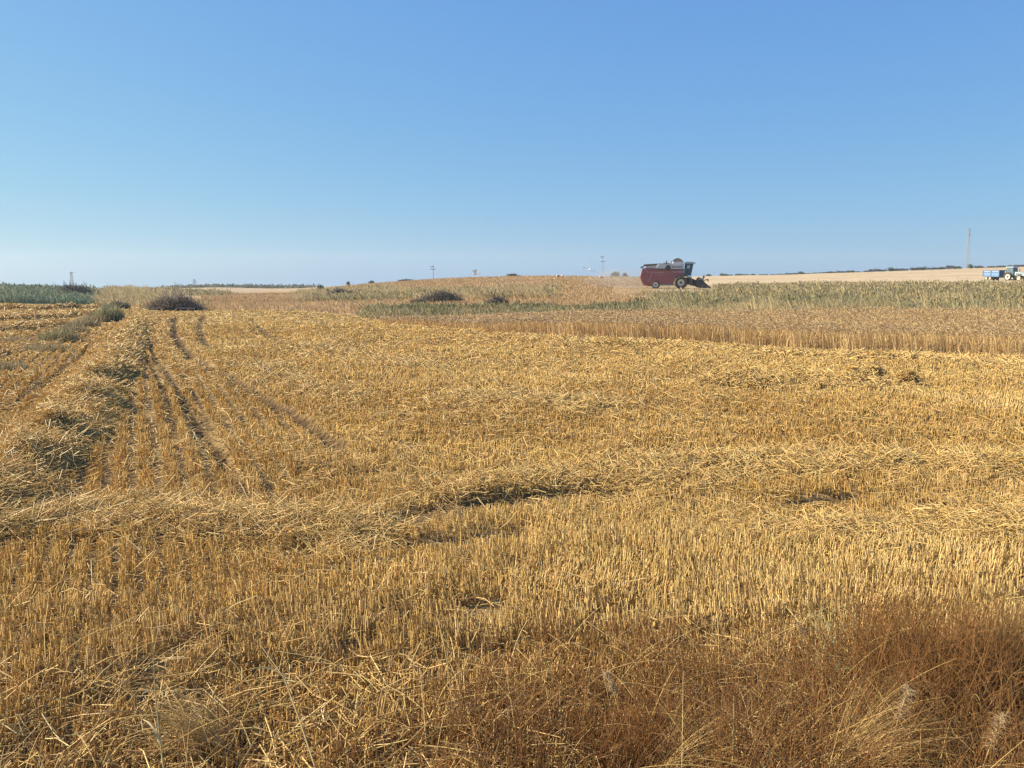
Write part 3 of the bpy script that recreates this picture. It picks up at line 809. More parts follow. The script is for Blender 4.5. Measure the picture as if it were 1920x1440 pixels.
# ------------------------------------------------------------------ bushes on the skyline
def bush_mesh(name, w, h, n, cols, seed, leaf=.2):
    r = np.random.default_rng(seed)
    k = 5 + seed % 4
    cx = r.uniform(-.32, .32, k) * w; cy = r.uniform(-.25, .25, k) * w; cz = r.uniform(.3, .72, k) * h; cr = r.uniform(.20, .34, k) * min(w, h * 1.3)
    i = r.integers(0, k, n)
    d = r.normal(size=(n, 3)); d /= np.linalg.norm(d, axis=1, keepdims=True)
    p = np.stack([cx[i], cy[i], cz[i]], -1) + d * (cr[i] * r.random(n) ** .45)[:, None]
    p[:, 2] = np.clip(p[:, 2], .05, None)
    a = r.normal(size=(n, 3)); a /= np.linalg.norm(a, axis=1, keepdims=True)
    bb = np.cross(a, r.normal(size=(n, 3))); bb /= np.linalg.norm(bb, axis=1, keepdims=True)
    s = leaf * r.uniform(.6, 1.3, n)[:, None]
    V = np.stack([p - a * s, p + bb * s * .5, p + a * s, p - bb * s * .5], 1).reshape(-1, 3)
    Q = np.arange(n * 4).reshape(-1, 4)
    w_ = r.uniform(.1, 1, (n, len(cols))); w_ /= w_.sum(1, keepdims=True)
    C = np.repeat((w_ @ np.array(cols)) * r.uniform(.7, 1.3, (n, 1)), 4, axis=0)
    return np_mesh(name, V, Q, C)
BC = [(.055, .085, .040), (.09, .11, .05), (.12, .11, .06)]
DC = [(.11, .10, .07), (.16, .13, .09), (.08, .085, .06)]
BV = [bush_mesh('bush_crown', 4.0, 2.2, 900, BC, s) for s in (1, 2, 3)] + [bush_mesh('bush_crown', 4.0, 2.4, 800, DC, s) for s in (4, 5)]
for m in BV: m.materials.append(M_LEAF)
def bush(px, Y, wpx, top, var, label, group=None):
    b = at_depth(px, Y)
    z1 = z_for(top, Y)
    b[2] -= .45
    h = max(z1 - b[2], .9); w = wpx / F * Y
    o = bpy.data.objects.new('bush', BV[var]); COL.objects.link(o)
    o.location = tuple(b); o.scale = (w / 3.2, w / 3.2, h / 2.1); o.rotation_euler = (0, 0, rng.uniform(0, 6.28))
    return tag(o, label, 'bush', group)
row1 = 'low dark bush in the broken row on the skyline just right of the harvester'
for px, w, top in [(1329, 12, 514), (1356, 16, 513), (1367, 10, 514), (1388, 18, 513), (1399, 14, 514), (1412, 12, 513), (1432, 18, 514), (1452, 16, 514.5)]:
    bush(px, 430, w, top, rng.integers(0, 3), row1, 'bushes on the skyline right of the harvester')
row2 = 'dark green bush in the closed row on the skyline midway between harvester and lattice mast'
for px, w, top in [(1466, 16, 513), (1480, 18, 512), (1492, 12, 511.5), (1501, 11, 509), (1515, 18, 511.5), (1530, 18, 510.5), (1546, 16, 509.5), (1560, 20, 508.5), (1576, 18, 508), (1592, 16, 506.5), (1606, 18, 508)]:
    bush(px, 440, w, top, rng.integers(0, 3), row2, 'closed row of bushes on the skyline')
row3 = 'greyish brown bush in the loose row on the skyline left of the lattice mast'
for px, w, top in [(1625, 16, 507.5), (1640, 20, 505), (1655, 14, 505), (1669, 14, 501.5), (1680, 14, 504), (1693, 16, 504), (1712, 16, 502.5), (1727, 22, 500.5), (1748, 18, 502), (1765, 16, 500.5), (1781, 14, 498.5), (1793, 14, 498.5)]:
    bush(px, 445, w, top, rng.integers(0, 5), row3, 'loose row of bushes on the skyline')
bush(1818, 447, 12, 494.5, 0, 'dark green bush standing at the foot of the lattice mast')
bush(1834, 447, 16, 499, 3, 'low brown bush on the skyline right of the lattice mast')
for px, w, top in [(1855, 24, 499.5), (1880, 20, 498.5), (1902, 22, 497.2), (1925, 24, 496.5)]:
    bush(px, 450, w, top, 3, 'flat brown bush on the skyline above the tractor and trailer', 'bushes above the tractor and trailer')
bush(1153, 255, 22, 511, 4, 'dusty grey bush on the hilltop behind the harvester')
bush(1172, 258, 12, 513, 3, 'thin dusty bush beside the dusty grey bush behind the harvester')
bush(697, 262, 12, 526, 2, 'small dark round bush on the left shoulder of the hill')
bush(653, 262, 10, 529, 3, 'small grey bush on the skyline at the left foot of the hill')
bush(762, 262, 40, 523.5, 1, 'wide flat green bush on the skyline left of the middle power pole')
bush(962, 262, 30, 514, 3, 'low flat bush on the crest of the hill')
bush(1600 - 1000, 150, 14, 533, 1, 'ragged green bush on the skyline at the end of the weedy slope')

# ------------------------------------------------------------------ hard surface builder
class MB:
    def __init__(s): s.v = []; s.f = []; s.cut = []
    def _add(s, v, f):
        n = len(s.v); s.cut.append((n, len(s.f))); s.v += [tuple(map(float, p)) for p in v]; s.f += [tuple(i + n for i in q) for q in f]
    def box(s, a, b):
        (x0, y0, z0), (x1, y1, z1) = a, b
        s._add([(x0, y0, z0), (x1, y0, z0), (x1, y1, z0), (x0, y1, z0), (x0, y0, z1), (x1, y0, z1), (x1, y1, z1), (x0, y1, z1)],
               [(0, 3, 2, 1), (4, 5, 6, 7), (0, 1, 5, 4), (1, 2, 6, 5), (2, 3, 7, 6), (3, 0, 4, 7)]); return s
    def prism(s, pts, y0, y1, bev=.03):
        """outline in x,z extruded along y, with chamfered long edges"""
        pts = np.array(pts, float); n = len(pts); c = pts.mean(0)
        sh = pts + (c - pts) / (np.linalg.norm(c - pts, axis=1, keepdims=True) + 1e-6) * bev
        rings = [(sh, y0), (pts, y0 + bev), (pts, y1 - bev), (sh, y1)] if bev else [(pts, y0), (pts, y1)]
        v = []; f = []
        for r, y in rings: v += [(p[0], y, p[1]) for p in r]
        for k in range(len(rings) - 1):
            for i in range(n):
                j = (i + 1) % n; f.append((k * n + i, k * n + j, (k + 1) * n + j, (k + 1) * n + i))
        f.append(tuple(range(n))[::-1]); f.append(tuple(range((len(rings) - 1) * n, len(rings) * n)))
        s._add(v, f); return s
    def lathe(s, c, prof, n=28):
        """turned about the y axis through c; prof = [(radius, y)]"""
        v = []; f = []; m = len(prof)
        for i in range(n):
            a = 2 * PI * i / n
            for r, y in prof: v.append((c[0] + r * math.cos(a), c[1] + y, c[2] + r * math.sin(a)))
        for i in range(n):
            j = (i + 1) % n
            for k in range(m - 1): f.append((i * m + k, j * m + k, j * m + k + 1, i * m + k + 1))
        s._add(v, f); return s
    def tube(s, pts, r, n=8):
        pts = [np.array(p, float) for p in pts]; v = []; f = []
        for k, p in enumerate(pts):
            t = pts[min(k + 1, len(pts) - 1)] - pts[max(k - 1, 0)]; t /= np.linalg.norm(t)
            a = np.cross(t, [0, 0, 1.] if abs(t[2]) < .9 else [1., 0, 0]); a /= np.linalg.norm(a); b = np.cross(t, a)
            for i in range(n):
                q = p + r * (math.cos(2 * PI * i / n) * a + math.sin(2 * PI * i / n) * b); v.append(q)
        for k in range(len(pts) - 1):
            for i in range(n):
                j = (i + 1) % n; f.append((k * n + i, k * n + j, (k + 1) * n + j, (k + 1) * n + i))
        f.append(tuple(range(n))[::-1]); f.append(tuple(range((len(pts) - 1) * n, len(pts) * n)))
        s._add(v, f); return s
    def build(s, name, mat, parent=None, loc=None, each=False):
        if each:
            for (n0, f0), (n1, f1) in zip(s.cut, s.cut[1:] + [(len(s.v), len(s.f))]):
                k = MB(); k.v = s.v[n0:n1]; k.f = [tuple(i - n0 for i in q) for q in s.f[f0:f1]]; o = k.build(name, mat, parent)
            return o
        me = bpy.data.meshes.new(name); me.from_pydata(s.v, [], s.f)
        import bmesh
        bm = bmesh.new(); bm.from_mesh(me); bmesh.ops.recalc_face_normals(bm, faces=bm.faces); bm.to_mesh(me); bm.free()
        o = link(name, me, mat, parent)
        if loc: o.location = loc
        return o

MAROON = paint('maroon_paint', (.31, .055, .065), .45, 0, .4)
PINK = paint('faded_stripe', (.42, .22, .24), .5, 0, .3)
OFFWH = paint('off_white_paint', (.62, .60, .60), .45, 0, .3)
DARK = paint('dark_metal', (.03, .03, .038), .6, 0, .25)
RUBBER = paint('rubber', (.03, .03, .03), .85, 0, .55, spec=.2)
CREAM = paint('cream_rim', (.72, .68, .56), .5, 0, .3)
GLASS = paint('tinted_glass', (.012, .03, .045), .08, 0, .05, spec=.8)
ROOF = paint('pale_blue_roof', (.42, .52, .60), .4, 0, .2)
STEEL = paint('worn_steel', (.38, .38, .40), .4, .6, .3)
BLUE = paint('sky_blue_paint', (.085, .20, .40), .5, 0, .25, (.5, .5, .5))
PBLUE = paint('pale_blue_paint', (.26, .38, .52), .5, 0, .2)
RIB_SHADE_BLUE = paint('rib_and_shade_blue', (.05, .10, .22), .5, 0, .2)  # rib colour, and a darker trailer blue painting the front end's shade
CABGL = paint('cab_glass', (.10, .16, .19), .12, 0, .15, spec=.7)
TEAL = paint('dark_teal_paint', (.045, .10, .13), .4, 0, .25)
LTEAL = paint('pale_teal_paint', (.35, .47, .50), .4, 0, .25)
GRAIN = paint('grain', (.40, .26, .20), .9, 0, .3)
INK = paint('lettering_ink', (.05, .05, .06), .6, 0, .1)
LAMP = paint('lamp_glass', (.8, .8, .82), .15, 0, .05)

def wheel(parent, x, y, r, w, rim, hub, spokes=0, rimmat=None, lug=True):
    t = MB(); h = w / 2
    t.lathe((0, 0, 0), [(rim, -h * .8), (r * .9, -h), (r * .985, -h * .75), (r, -h * .3), (r, h * .3), (r * .985, h * .75), (r * .9, h), (rim, h * .8), (rim, -h * .8)], 32)
    if lug:
        n = 22
        for i in range(n):
            a = 2 * PI * i / n
            for sgn in (-1, 1):
                a2 = a + (PI / n if sgn > 0 else 0)
                c, s_ = math.cos(a2), math.sin(a2)
                c2, s2 = math.cos(a2 + .09), math.sin(a2 + .09)
                ro, ri = r * 1.03, r * .96
                y0, y1 = sorted((.02 * sgn, h * .95 * sgn))
                t._add([(ri * c, y0, ri * s_), (ro * c, y0, ro * s_), (ro * c2, y0, ro * s2), (ri * c2, y0, ri * s2),
                        (ri * c, y1, ri * s_), (ro * c, y1, ro * s_), (ro * c2, y1, ro * s2), (ri * c2, y1, ri * s2)],
                       [(0, 1, 2, 3), (7, 6, 5, 4), (0, 4, 5, 1), (1, 5, 6, 2), (2, 6, 7, 3), (3, 7, 4, 0)])
    to = t.build('wheel', RUBBER, parent, (x, y, r))
    m = MB()
    half = [(.001, .6), (hub, .6), (hub * 1.2, .35), (rim * .86, .45), (rim * .93, .80), (rim * 1.02, .84)]
    m.lathe((0, 0, 0), [(a, -h * b) for a, b in half] + [(rim * .99, 0)] + [(a, h * b) for a, b in half[::-1]], 28)
    m.build('rim', rimmat or CREAM, to)
    k = MB()
    k.lathe((0, 0, 0), [(.001, -h * .72), (hub * .9, -h * .72), (hub * 1.05, -h * .58), (hub * .5, 0), (hub * 1.05, h * .58), (hub * .9, h * .72), (.001, h * .72)], 18)
    k.build('hub', DARK, to)

# ------------------------------------------------------------------ combine harvester
def build_combine():
    b = ground_pt(1278, 540.5)
    b[0] = ulat(1277) * 106; b[1] = 106; b[2] = ground_h(b[0], b[1])
    root = empty('combine_harvester', b, -.2)
    tag(root, 'maroon and white combine harvester cutting crop on the slope', 'combine harvester')
    W = 1.05
    body = MB().prism([(-5.27, 1.55), (-5.0, 2.66), (-3.2, 2.60), (.36, 2.46), (.36, 1.72), (-.1, 1.55), (-.75, 1.30), (-1.0, .62), (-4.0, .52), (-4.5, .5), (-5.05, .85)], -W, W, .05)
    body.build('body', MAROON, root)
    MB().prism([(-3.16, 2.62), (-2.92, 3.17), (.33, 3.19), (.33, 2.50)], -W - .04, W + .04, .05).build('grain_tank', OFFWH, root)
    MB().prism([(-1.12, 3.16), (-1.05, 3.62), (-.75, 3.86), (-.35, 3.90), (.0, 3.72), (.32, 3.30), (.32, 3.16)], -.85, .85, .05).build('tank_extension', OFFWH, root)
    MB().prism([(-1.14, 3.58), (-.80, 3.88), (-.36, 3.94), (.06, 3.72), (.36, 3.28), (.30, 3.26), (0, 3.66), (-.38, 3.87), (-.78, 3.80), (-1.06, 3.56)], -.9, .9, .0).build('tank_cover', DARK, root)
    MB().prism([(-1.03, 3.45), (-.95, 3.64), (-.72, 3.78), (-.36, 3.80), (-.1, 3.66), (.02, 3.50)], -.87, .87, .0).build('grain_heap', GRAIN, root)
    MB().prism([(-4.6, 2.64), (-4.55, 2.98), (-3.3, 3.10), (-3.18, 2.62)], -.9, .9, .04).build('engine_cover', OFFWH, root)
    MB().prism([(-3.36, 2.66), (-3.06, 3.22), (-2.9, 3.22), (-3.16, 2.66)], -W - .07, -W - .045, 0).build('white_stripe', LAMP, root)
    MB().tube([(-.0, -.7, 3.1), (-2.9, -.95, 3.15), (-4.75, -.98, 3.05)], .12, 10).tube([(-4.72, -.98, 3.05), (-4.9, -.98, 2.85), (-5.2, -.98, 2.72)], .11, 10).build('unloading_auger', DARK, root)
    MB().lathe((-1.72, -W - .03, 2.70), [(.38, .1), (.38, -.06), (.34, -.10), (.12, -.11), (.001, -.11)], 24).build('air_screen', DARK, root)
    MB().box((-2.35, -.6, 3.17), (-1.98, .3, 3.36)).box((-1.38, -.5, 3.17), (-1.18, .2, 3.58)).build('engine_box', OFFWH, root, each=True)
    MB().tube([(-1.9, -.3, 3.1), (-1.9, -.3, 3.62)], .08, 8).box((-2.1, -.62, 3.17), (-1.45, .3, 3.30)).build('exhaust', DARK, root)
    MB().box((-3.6, -W - .03, 2.02), (-2.2, -W - .004, 2.20)).box((-1.25, -W - .03, 2.08), (.34, -W - .004, 2.32)).box((-3.0, -W - .025, 1.84), (-2.35, -W - .004, 1.90)).build('side_stripe', PINK, root, each=True)
    MB().prism([(-4.2, .9), (-4.05, .9), (-3.62, 2.2), (-3.77, 2.2)], -W - .05, -W - .02, 0).prism([(-4.85, 2.55), (-4.7, 2.6), (-4.2, 2.2), (-3.6, 2.14), (-3.6, 2.06), (-4.3, 2.1)], -W - .05, -W - .02, 0).build('belt_guard', PINK, root, each=True)
    MB().box((-3.15, -W - .05, 2.46), (-2.05, -W - .004, 2.56)).box((-1.35, -W - .05, 2.44), (.36, -W - .004, 2.54)).build('dark_trim', DARK, root, each=True)
    # unreadable dark lettering on the white tank side
    lt = MB(); x = -1.18
    for i, wd in enumerate((.10, .10, .09, .10, .10, .02, .10, .10, .09, .10, .10)):
        if wd > .05:
            lt.box((x, -W - .055, 2.72), (x + .028, -W - .042, 2.90)); lt.box((x + wd - .03, -W - .055, 2.72), (x + wd, -W - .042, 2.90))
            zz = (2.87, 2.80, 2.72)[i % 3]; lt.box((x + .028, -W - .055, zz), (x + wd - .03, -W - .042, zz + .03))
        x += wd + .03
    lt.build('lettering', INK, root)
    lt = MB(); lt.box((-1.2, -W - .042, 2.10), (-1.12, -W - .031, 2.32)).box((-1.2, -W - .042, 2.10), (-.95, -W - .031, 2.16)).prism([(-.82, 2.34), (-.55, 2.34), (-.68, 2.12)], -W - .042, -W - .031, 0)
    lt.build('emblem', MAROON, root)
    # lower frame, rear hood
    MB().box((-4.5, -.8, .5), (-.2, .8, .62)).build('chassis', STEEL, root)
    MB().box((-2.6, -W, .42), (-.9, -W + .12, .52)).build('side_rail', STEEL, root)
    MB().box((-3.3, -.95, .42), (-3.1, .95, .499)).build('axle', STEEL, root)
    MB().prism([(-5.1, .95), (-4.3, .52), (-3.75, .55), (-3.5, .35), (-4.0, .32), (-4.75, .45)], -.85, .85, .03).build('straw_hood', MAROON, root)
    # cab
    cab = MB().prism([(.38, 1.70), (.42, 3.22), (1.52, 3.22), (1.24, 1.70)], -.85, .85, .05).build('cab', TEAL, root)
    MB().prism([(.50, 2.02), (.54, 3.10), (.98, 3.10), (.92, 1.85), (.6, 1.85)], -.885, -.852, 0).prism([(1.04, 1.85), (1.09, 3.10), (1.40, 3.10), (1.18, 1.85)], -.885, -.852, 0).build('window', GLASS, cab, each=True)
    MB().prism([(.50, 2.02), (.54, 3.10), (.98, 3.10), (.92, 1.85), (.6, 1.85)], .852, .885, 0).prism([(1.04, 1.85), (1.09, 3.10), (1.40, 3.10), (1.18, 1.85)], .852, .885, 0).build('window', GLASS, cab, each=True)
    w = MB(); w._add([(1.295, -.74, 1.85), (1.295, .74, 1.85), (1.535, .74, 3.12), (1.535, -.74, 3.12)], [(0, 1, 2, 3)]); w.v = [(p[0] + .012, p[1], p[2]) for p in w.v]
    w._add([(1.285, -.74, 1.85), (1.285, .74, 1.85), (1.525, .74, 3.12), (1.525, -.74, 3.12)], [(0, 3, 2, 1)])
    w.build('windscreen', GLASS, cab)
    MB().prism([(.72, 2.62), (.75, 3.0), (1.12, 3.0), (1.06, 2.62)], -.9, -.887, 0).build('mirror', ROOF, cab)
    MB().prism([(.28, 3.23), (.32, 3.42), (.6, 3.52), (1.5, 3.46), (1.80, 3.34), (1.76, 3.23)], -.98, .98, .04).build('roof', ROOF, root)
    MB().box((1.0, -1.2, 1.42), (1.35, -.5, 1.68)).box((.45, -1.18, 1.56), (1.0, -.86, 1.62)).build('platform', LAMP, root, each=True)
    ld = MB().tube([(1.30, -1.15, 1.45), (1.42, -1.2, .55)], .025, 6).tube([(1.02, -1.15, 1.45), (1.10, -1.2, .55)], .025, 6)
    for k in range(4): ld.box((1.05, -1.22, .6 + .25 * k), (1.38, -1.12, .64 + .25 * k))
    ld.build('ladder', STEEL, root)
    MB().prism([(.35, 1.45), (1.2, 1.45), (2.1, 1.0), (2.1, .30), (1.2, .45), (.35, .75)], -.6, .6, .04).build('feeder_house', DARK, root)
    MB().prism([(-.95, 1.0), (-.7, 1.55), (.0, 1.72), (.75, 1.70), (1.15, 1.45), (1.1, 1.38), (.7, 1.58), (0, 1.6), (-.62, 1.44), (-.85, .98)], -W - .25, -.8, .02).build('mudguard', DARK, root)
    # header with reel
    hd = MB().prism([(1.95, .28), (1.95, 1.15), (2.05, 1.2), (2.15, .5), (2.9, .2), (2.9, .15), (2.0, .2)], -2.1, 2.1, .02).build('header', DARK, root)
    for s in (-1, 1):
        MB().prism([(1.9, .25), (1.9, 1.1), (2.15, 1.45), (2.6, 1.40), (3.0, .8), (3.75, .22), (3.8, .12), (2.4, .12)], *(sorted((2.1 * s, 2.14 * s))), .0).build('end_shield', DARK, hd)
        MB().tube([(2.2, 2.12 * s, 1.25), (2.7, 2.17 * s, 1.3), (2.8, 2.17 * s, 1.05)], .05, 6).build('reel_arm', STEEL, hd)
    rl = MB(); cx, cz, rr = 2.75, 1.02, .68
    rl.tube([(cx, -2.05, cz), (cx, 2.05, cz)], .09, 10)
    for k in range(6):
        a = 2 * PI * k / 6 + .3
        p = (cx + rr * math.cos(a), cz + rr * math.sin(a))
        rl.tube([(p[0], -2.05, p[1]), (p[0], 2.05, p[1])], .04, 6)
        for yb in (-2.0, -1.0, 0, 1.0, 2.0): rl.tube([(cx, yb, cz), (p[0], yb, p[1])], .03, 5)
        for j in range(28):
            yb = -2.02 + j * .15
            rl.tube([(p[0], yb, p[1]), (p[0] + .06, yb, p[1] - .26)], .012, 4)
    rl.build('reel', DARK, hd)
    au = MB().tube([(2.3, -2.05, .55), (2.3, 2.05, .55)], .16, 12)
    for j in range(26):
        yb = -2.0 + j * .16; au.lathe((2.3, yb, .55), [(.16, -.01), (.28, 0), (.16, .01)], 14)
    au.build('auger', STEEL, hd)
    kn = MB()
    for j in range(40): kn.prism([(2.88, .16), (3.02, .13), (2.88, .13)], -2.05 + j * .104, -2.0 + j * .104, 0)
    kn.build('cutter_bar', STEEL, hd)
    for s in (-1, 1):
        wheel(root, 0, 1.28 * s, .80, .55, .42, .16)
        wheel(root, -3.22, 1.05 * s, .52, .34, .33, .11, lug=False)
build_combine()

# ------------------------------------------------------------------ tractor and trailer
def build_tractor():
    hd = math.radians(-76)
    D = 158.0
    b = at_depth(1866, D)
    f = np.array([math.cos(hd), math.sin(hd)])
    root = empty('trailer', b, hd); root.scale = (.88, .88, .95)
    tag(root, 'light blue two panel tipping trailer behind the tractor', 'trailer')
    MB().box((-2.25, -1.15, .72), (2.25, 1.15, .84)).box((-2.25, -1.15, .84), (-2.19, 1.15, 2.02)).box((-2.19, 1.09, .84), (2.19, 1.15, 2.02)).box((-2.19, -1.15, .84), (2.19, -1.09, 2.02)).build('box', BLUE, root)
    MB().box((2.19, -1.15, .84), (2.25, 1.15, 2.05)).box((2.25, -1.1, 1.2), (2.28, 1.1, 1.28)).box((2.25, -1.1, 1.65), (2.28, 1.1, 1.73)).build('front_panel', RIB_SHADE_BLUE, root)  # shade on this end is painted in with the darker blue
    rib = MB()
    for x in (-2.24, -.04, 2.14):
        rib.box((x, -1.22, .74), (x + .1, -1.152, 2.04)); rib.box((x, 1.152, .74), (x + .1, 1.22, 2.04))
    for z in (1.62, 1.96, .86):
        rib.box((-2.12, -1.20, z), (-.06, -1.152, z + .07)); rib.box((.08, -1.20, z), (2.12, -1.152, z + .07))
    rib.build('rib', RIB_SHADE_BLUE, root, each=True)
    pan = MB()
    for x0 in (-1.95, .25):
        pan.box((x0, -1.175, 1.72), (x0 + 1.7, -1.152, 1.90))
    pan.build('pale_band', PBLUE, root, each=True)
    MB().box((-2.1, -.5, .5), (2.2, -.4, .718)).box((-2.1, .4, .5), (2.2, .5, .718)).build('chassis_beam', DARK, root, each=True)
    MB().tube([(2.1, -.45, .6), (3.7, 0, .55)], .06, 6).tube([(2.1, .45, .6), (3.7, 0, .55)], .06, 6).build('drawbar', STEEL, root)
    for x in (-1.35, -.35):
        for s in (-1, 1): wheel(root, x, .95 * s, .42, .28, .24, .09, lug=False)
    c = b[:2] + f * 3.75
    hd2 = math.radians(-68)
    root = empty('tractor', (c[0], c[1], ground_h(c[0], c[1])), hd2)
    tag(root, 'dark teal tractor with cream wheels pulling the blue trailer at the right edge', 'tractor')
    MB().prism([(-.5, .55), (-.5, .95), (.6, 1.1), (2.6, 1.0), (2.7, .6), (.6, .5)], -.3, .3, .04).build('chassis', DARK, root)
    MB().prism([(.85, .95), (.85, 1.62), (1.5, 1.62), (2.7, 1.42), (2.95, 1.2), (2.95, .85)], -.42, .42, .06).build('hood', LTEAL, root)
    MB().box((1.2, -.435, 1.1), (2.5, -.422, 1.3)).box((1.2, .422, 1.1), (2.5, .435, 1.3)).build('grille', DARK, root, each=True)
    cab = MB().prism([(-.62, .95), (-.72, 1.55), (-.62, 2.42), (.72, 2.42), (.86, 1.5), (.86, .85), (-.2, .80)], -.62, .62, .05).build('cab', TEAL, root)
    for s in (-1, 1):
        y = sorted((.623 * s, .65 * s))
        MB().prism([(-.52, 1.55), (-.48, 2.34), (-.08, 2.34), (-.08, 1.4)], *y, 0).build('window', CABGL, cab)
        MB().prism([(.02, 1.05), (.02, 2.34), (.62, 2.34), (.75, 1.5), (.75, 1.0)], *y, 0).build('window', CABGL, cab)
    MB().prism([(-.8, 2.43), (-.74, 2.58), (.7, 2.60), (.92, 2.43)], -.72, .72, .04).build('roof', ROOF, root)
    for s in (-1, 1):
        y = sorted((.45 * s, 1.0 * s))
        MB().prism([(-.85, .9), (-.7, 1.35), (-.3, 1.58), (.25, 1.52), (.6, 1.2), (.52, 1.14), (.2, 1.43), (-.28, 1.48), (-.62, 1.28), (-.76, .9)], *y, .0).build('mudguard', DARK, root)
        MB().box((-.75, .72 * s - .09, 1.52), (-.62, .72 * s + .09, 1.70)).build('lamp', LAMP, root)
        MB().prism([(1.7, .85), (1.85, 1.05), (2.25, 1.05), (2.4, .85), (2.35, .82), (2.2, .99), (1.9, .99), (1.76, .82)], *sorted((.5 * s, .82 * s)), 0).build('front_mudguard', DARK, root)
        wheel(root, -.1, .78 * s, .70, .42, .48, .2)
        wheel(root, 2.05, .70 * s, .46, .30, .32, .12)
    MB().tube([(1.4, .25, 1.6), (1.4, .25, 2.35)], .05, 8).build('exhaust', DARK, root)
build_tractor()

# ------------------------------------------------------------------ poles and mast
CONC = paint('weathered_concrete', (.34, .34, .34), .9, 0, .2)
GALV = paint('galvanised_steel', (.36, .38, .40), .5, .5, .1)
def pole(px, Y, top, label, arms=True, r=.125):
    b = at_depth(px, Y); zt = z_for(top, Y); h = zt - b[2]
    root = empty('power_pole', b); tag(root, label, 'power pole', 'power poles along the skyline')
    n = MB(); n.v = []
    rr = r * Y / 300
    n.tube([(0, 0, -.3), (0, 0, h * .5)], rr, 10).tube([(0, 0, h * .5), (0, 0, h)], rr * .8, 10).build('shaft', CONC, root)
    if arms:
        MB().box((-1.0, -.08, h - .75), (.25, .08, h - .5)).build('crossarm', GALV, root)
        MB().box((-.9, -.07, h * .70), (.9, .07, h * .70 + .2)).build('crossarm', GALV, root)
        for x, z in ((-.85, h - .5), (.1, h - .5), (-.8, h * .7 + .2), (.8, h * .7 + .2), (0, h)):
            MB().tube([(x, 0, z), (x, 0, z + .32)], .07, 8).build('insulator', OFFWH, root)
    return root
pole(812.5, 290, 497, 'middle power pole rising alone behind the hill crest with two crossarms')
pole(1130, 290, 478.5, 'tallest power pole, on the hill crest left of the harvester')
pole(365, 470, 523, 'small power pole far away above the pale fields', r=.14)
pole(1827, 452, 491.5, 'thin low pole just right of the lattice mast', arms=False, r=.09)

def mast(name, px, Y, top, wb_, wt, nb, label, panels):
    b = at_depth(px, Y); h = z_for(top, Y) - b[2]
    root = empty(name, b); tag(root, label, 'lattice mast')
    m = MB()
    cs = [(-1, -1), (1, -1), (1, 1), (-1, 1)]
    def wd(t): return (wb_ * (1 - t) + wt * t) / 2 if t < .75 else wt / 2 + (wb_ - wt) * .125 * max(0, 1 - (t - .75) / .25)
    for c in cs: m.tube([(c[0] * wd(t), c[1] * wd(t), h * t - .1) for t in (0, .25, .5, .75, 1)], .055 * Y / 300, 5)
    for k in range(nb):
        t0, t1_ = k / nb, (k + 1) / nb
        for i in range(4):
            a, c = cs[i], cs[(i + 1) % 4]
            m.tube([(a[0] * wd(t0), a[1] * wd(t0), h * t0), (c[0] * wd(t1_), c[1] * wd(t1_), h * t1_)], .026 * Y / 300, 4)
            m.tube([(a[0] * wd(t1_), a[1] * wd(t1_), h * t1_), (c[0] * wd(t1_), c[1] * wd(t1_), h * t1_)], .022 * Y / 300, 4)
    m.build('tower', GALV, root)
    for z in panels:
        for k in range(3):
            a = 2 * PI * k / 3 + .5; r = .5
            MB().tube([(r * .3 * math.cos(a), r * .3 * math.sin(a), z * h), (r * math.cos(a), r * math.sin(a), z * h)], .06, 5).box((r * math.cos(a) - .18, r * math.sin(a) - .12, z * h - .7), (r * math.cos(a) + .12, r * math.sin(a) + .12, z * h + .7)).build('antenna', GALV, root)
    return root, h
mast('lattice_mast', 1811, 440, 428, 1.9, .55, 16, 'tall grey lattice mast with antennas on the skyline at the right', (.97, .84))
r_, h_ = mast('lattice_pylon', 134, 300, 510, 1.3, .4, 9, 'slim steel lattice pylon behind the brush pile with bare branches at the far left', ())
MB().box((-.9, -.06, h_ * .97), (.9, .06, h_ * .97 + .16)).build('crossarm', GALV, r_)

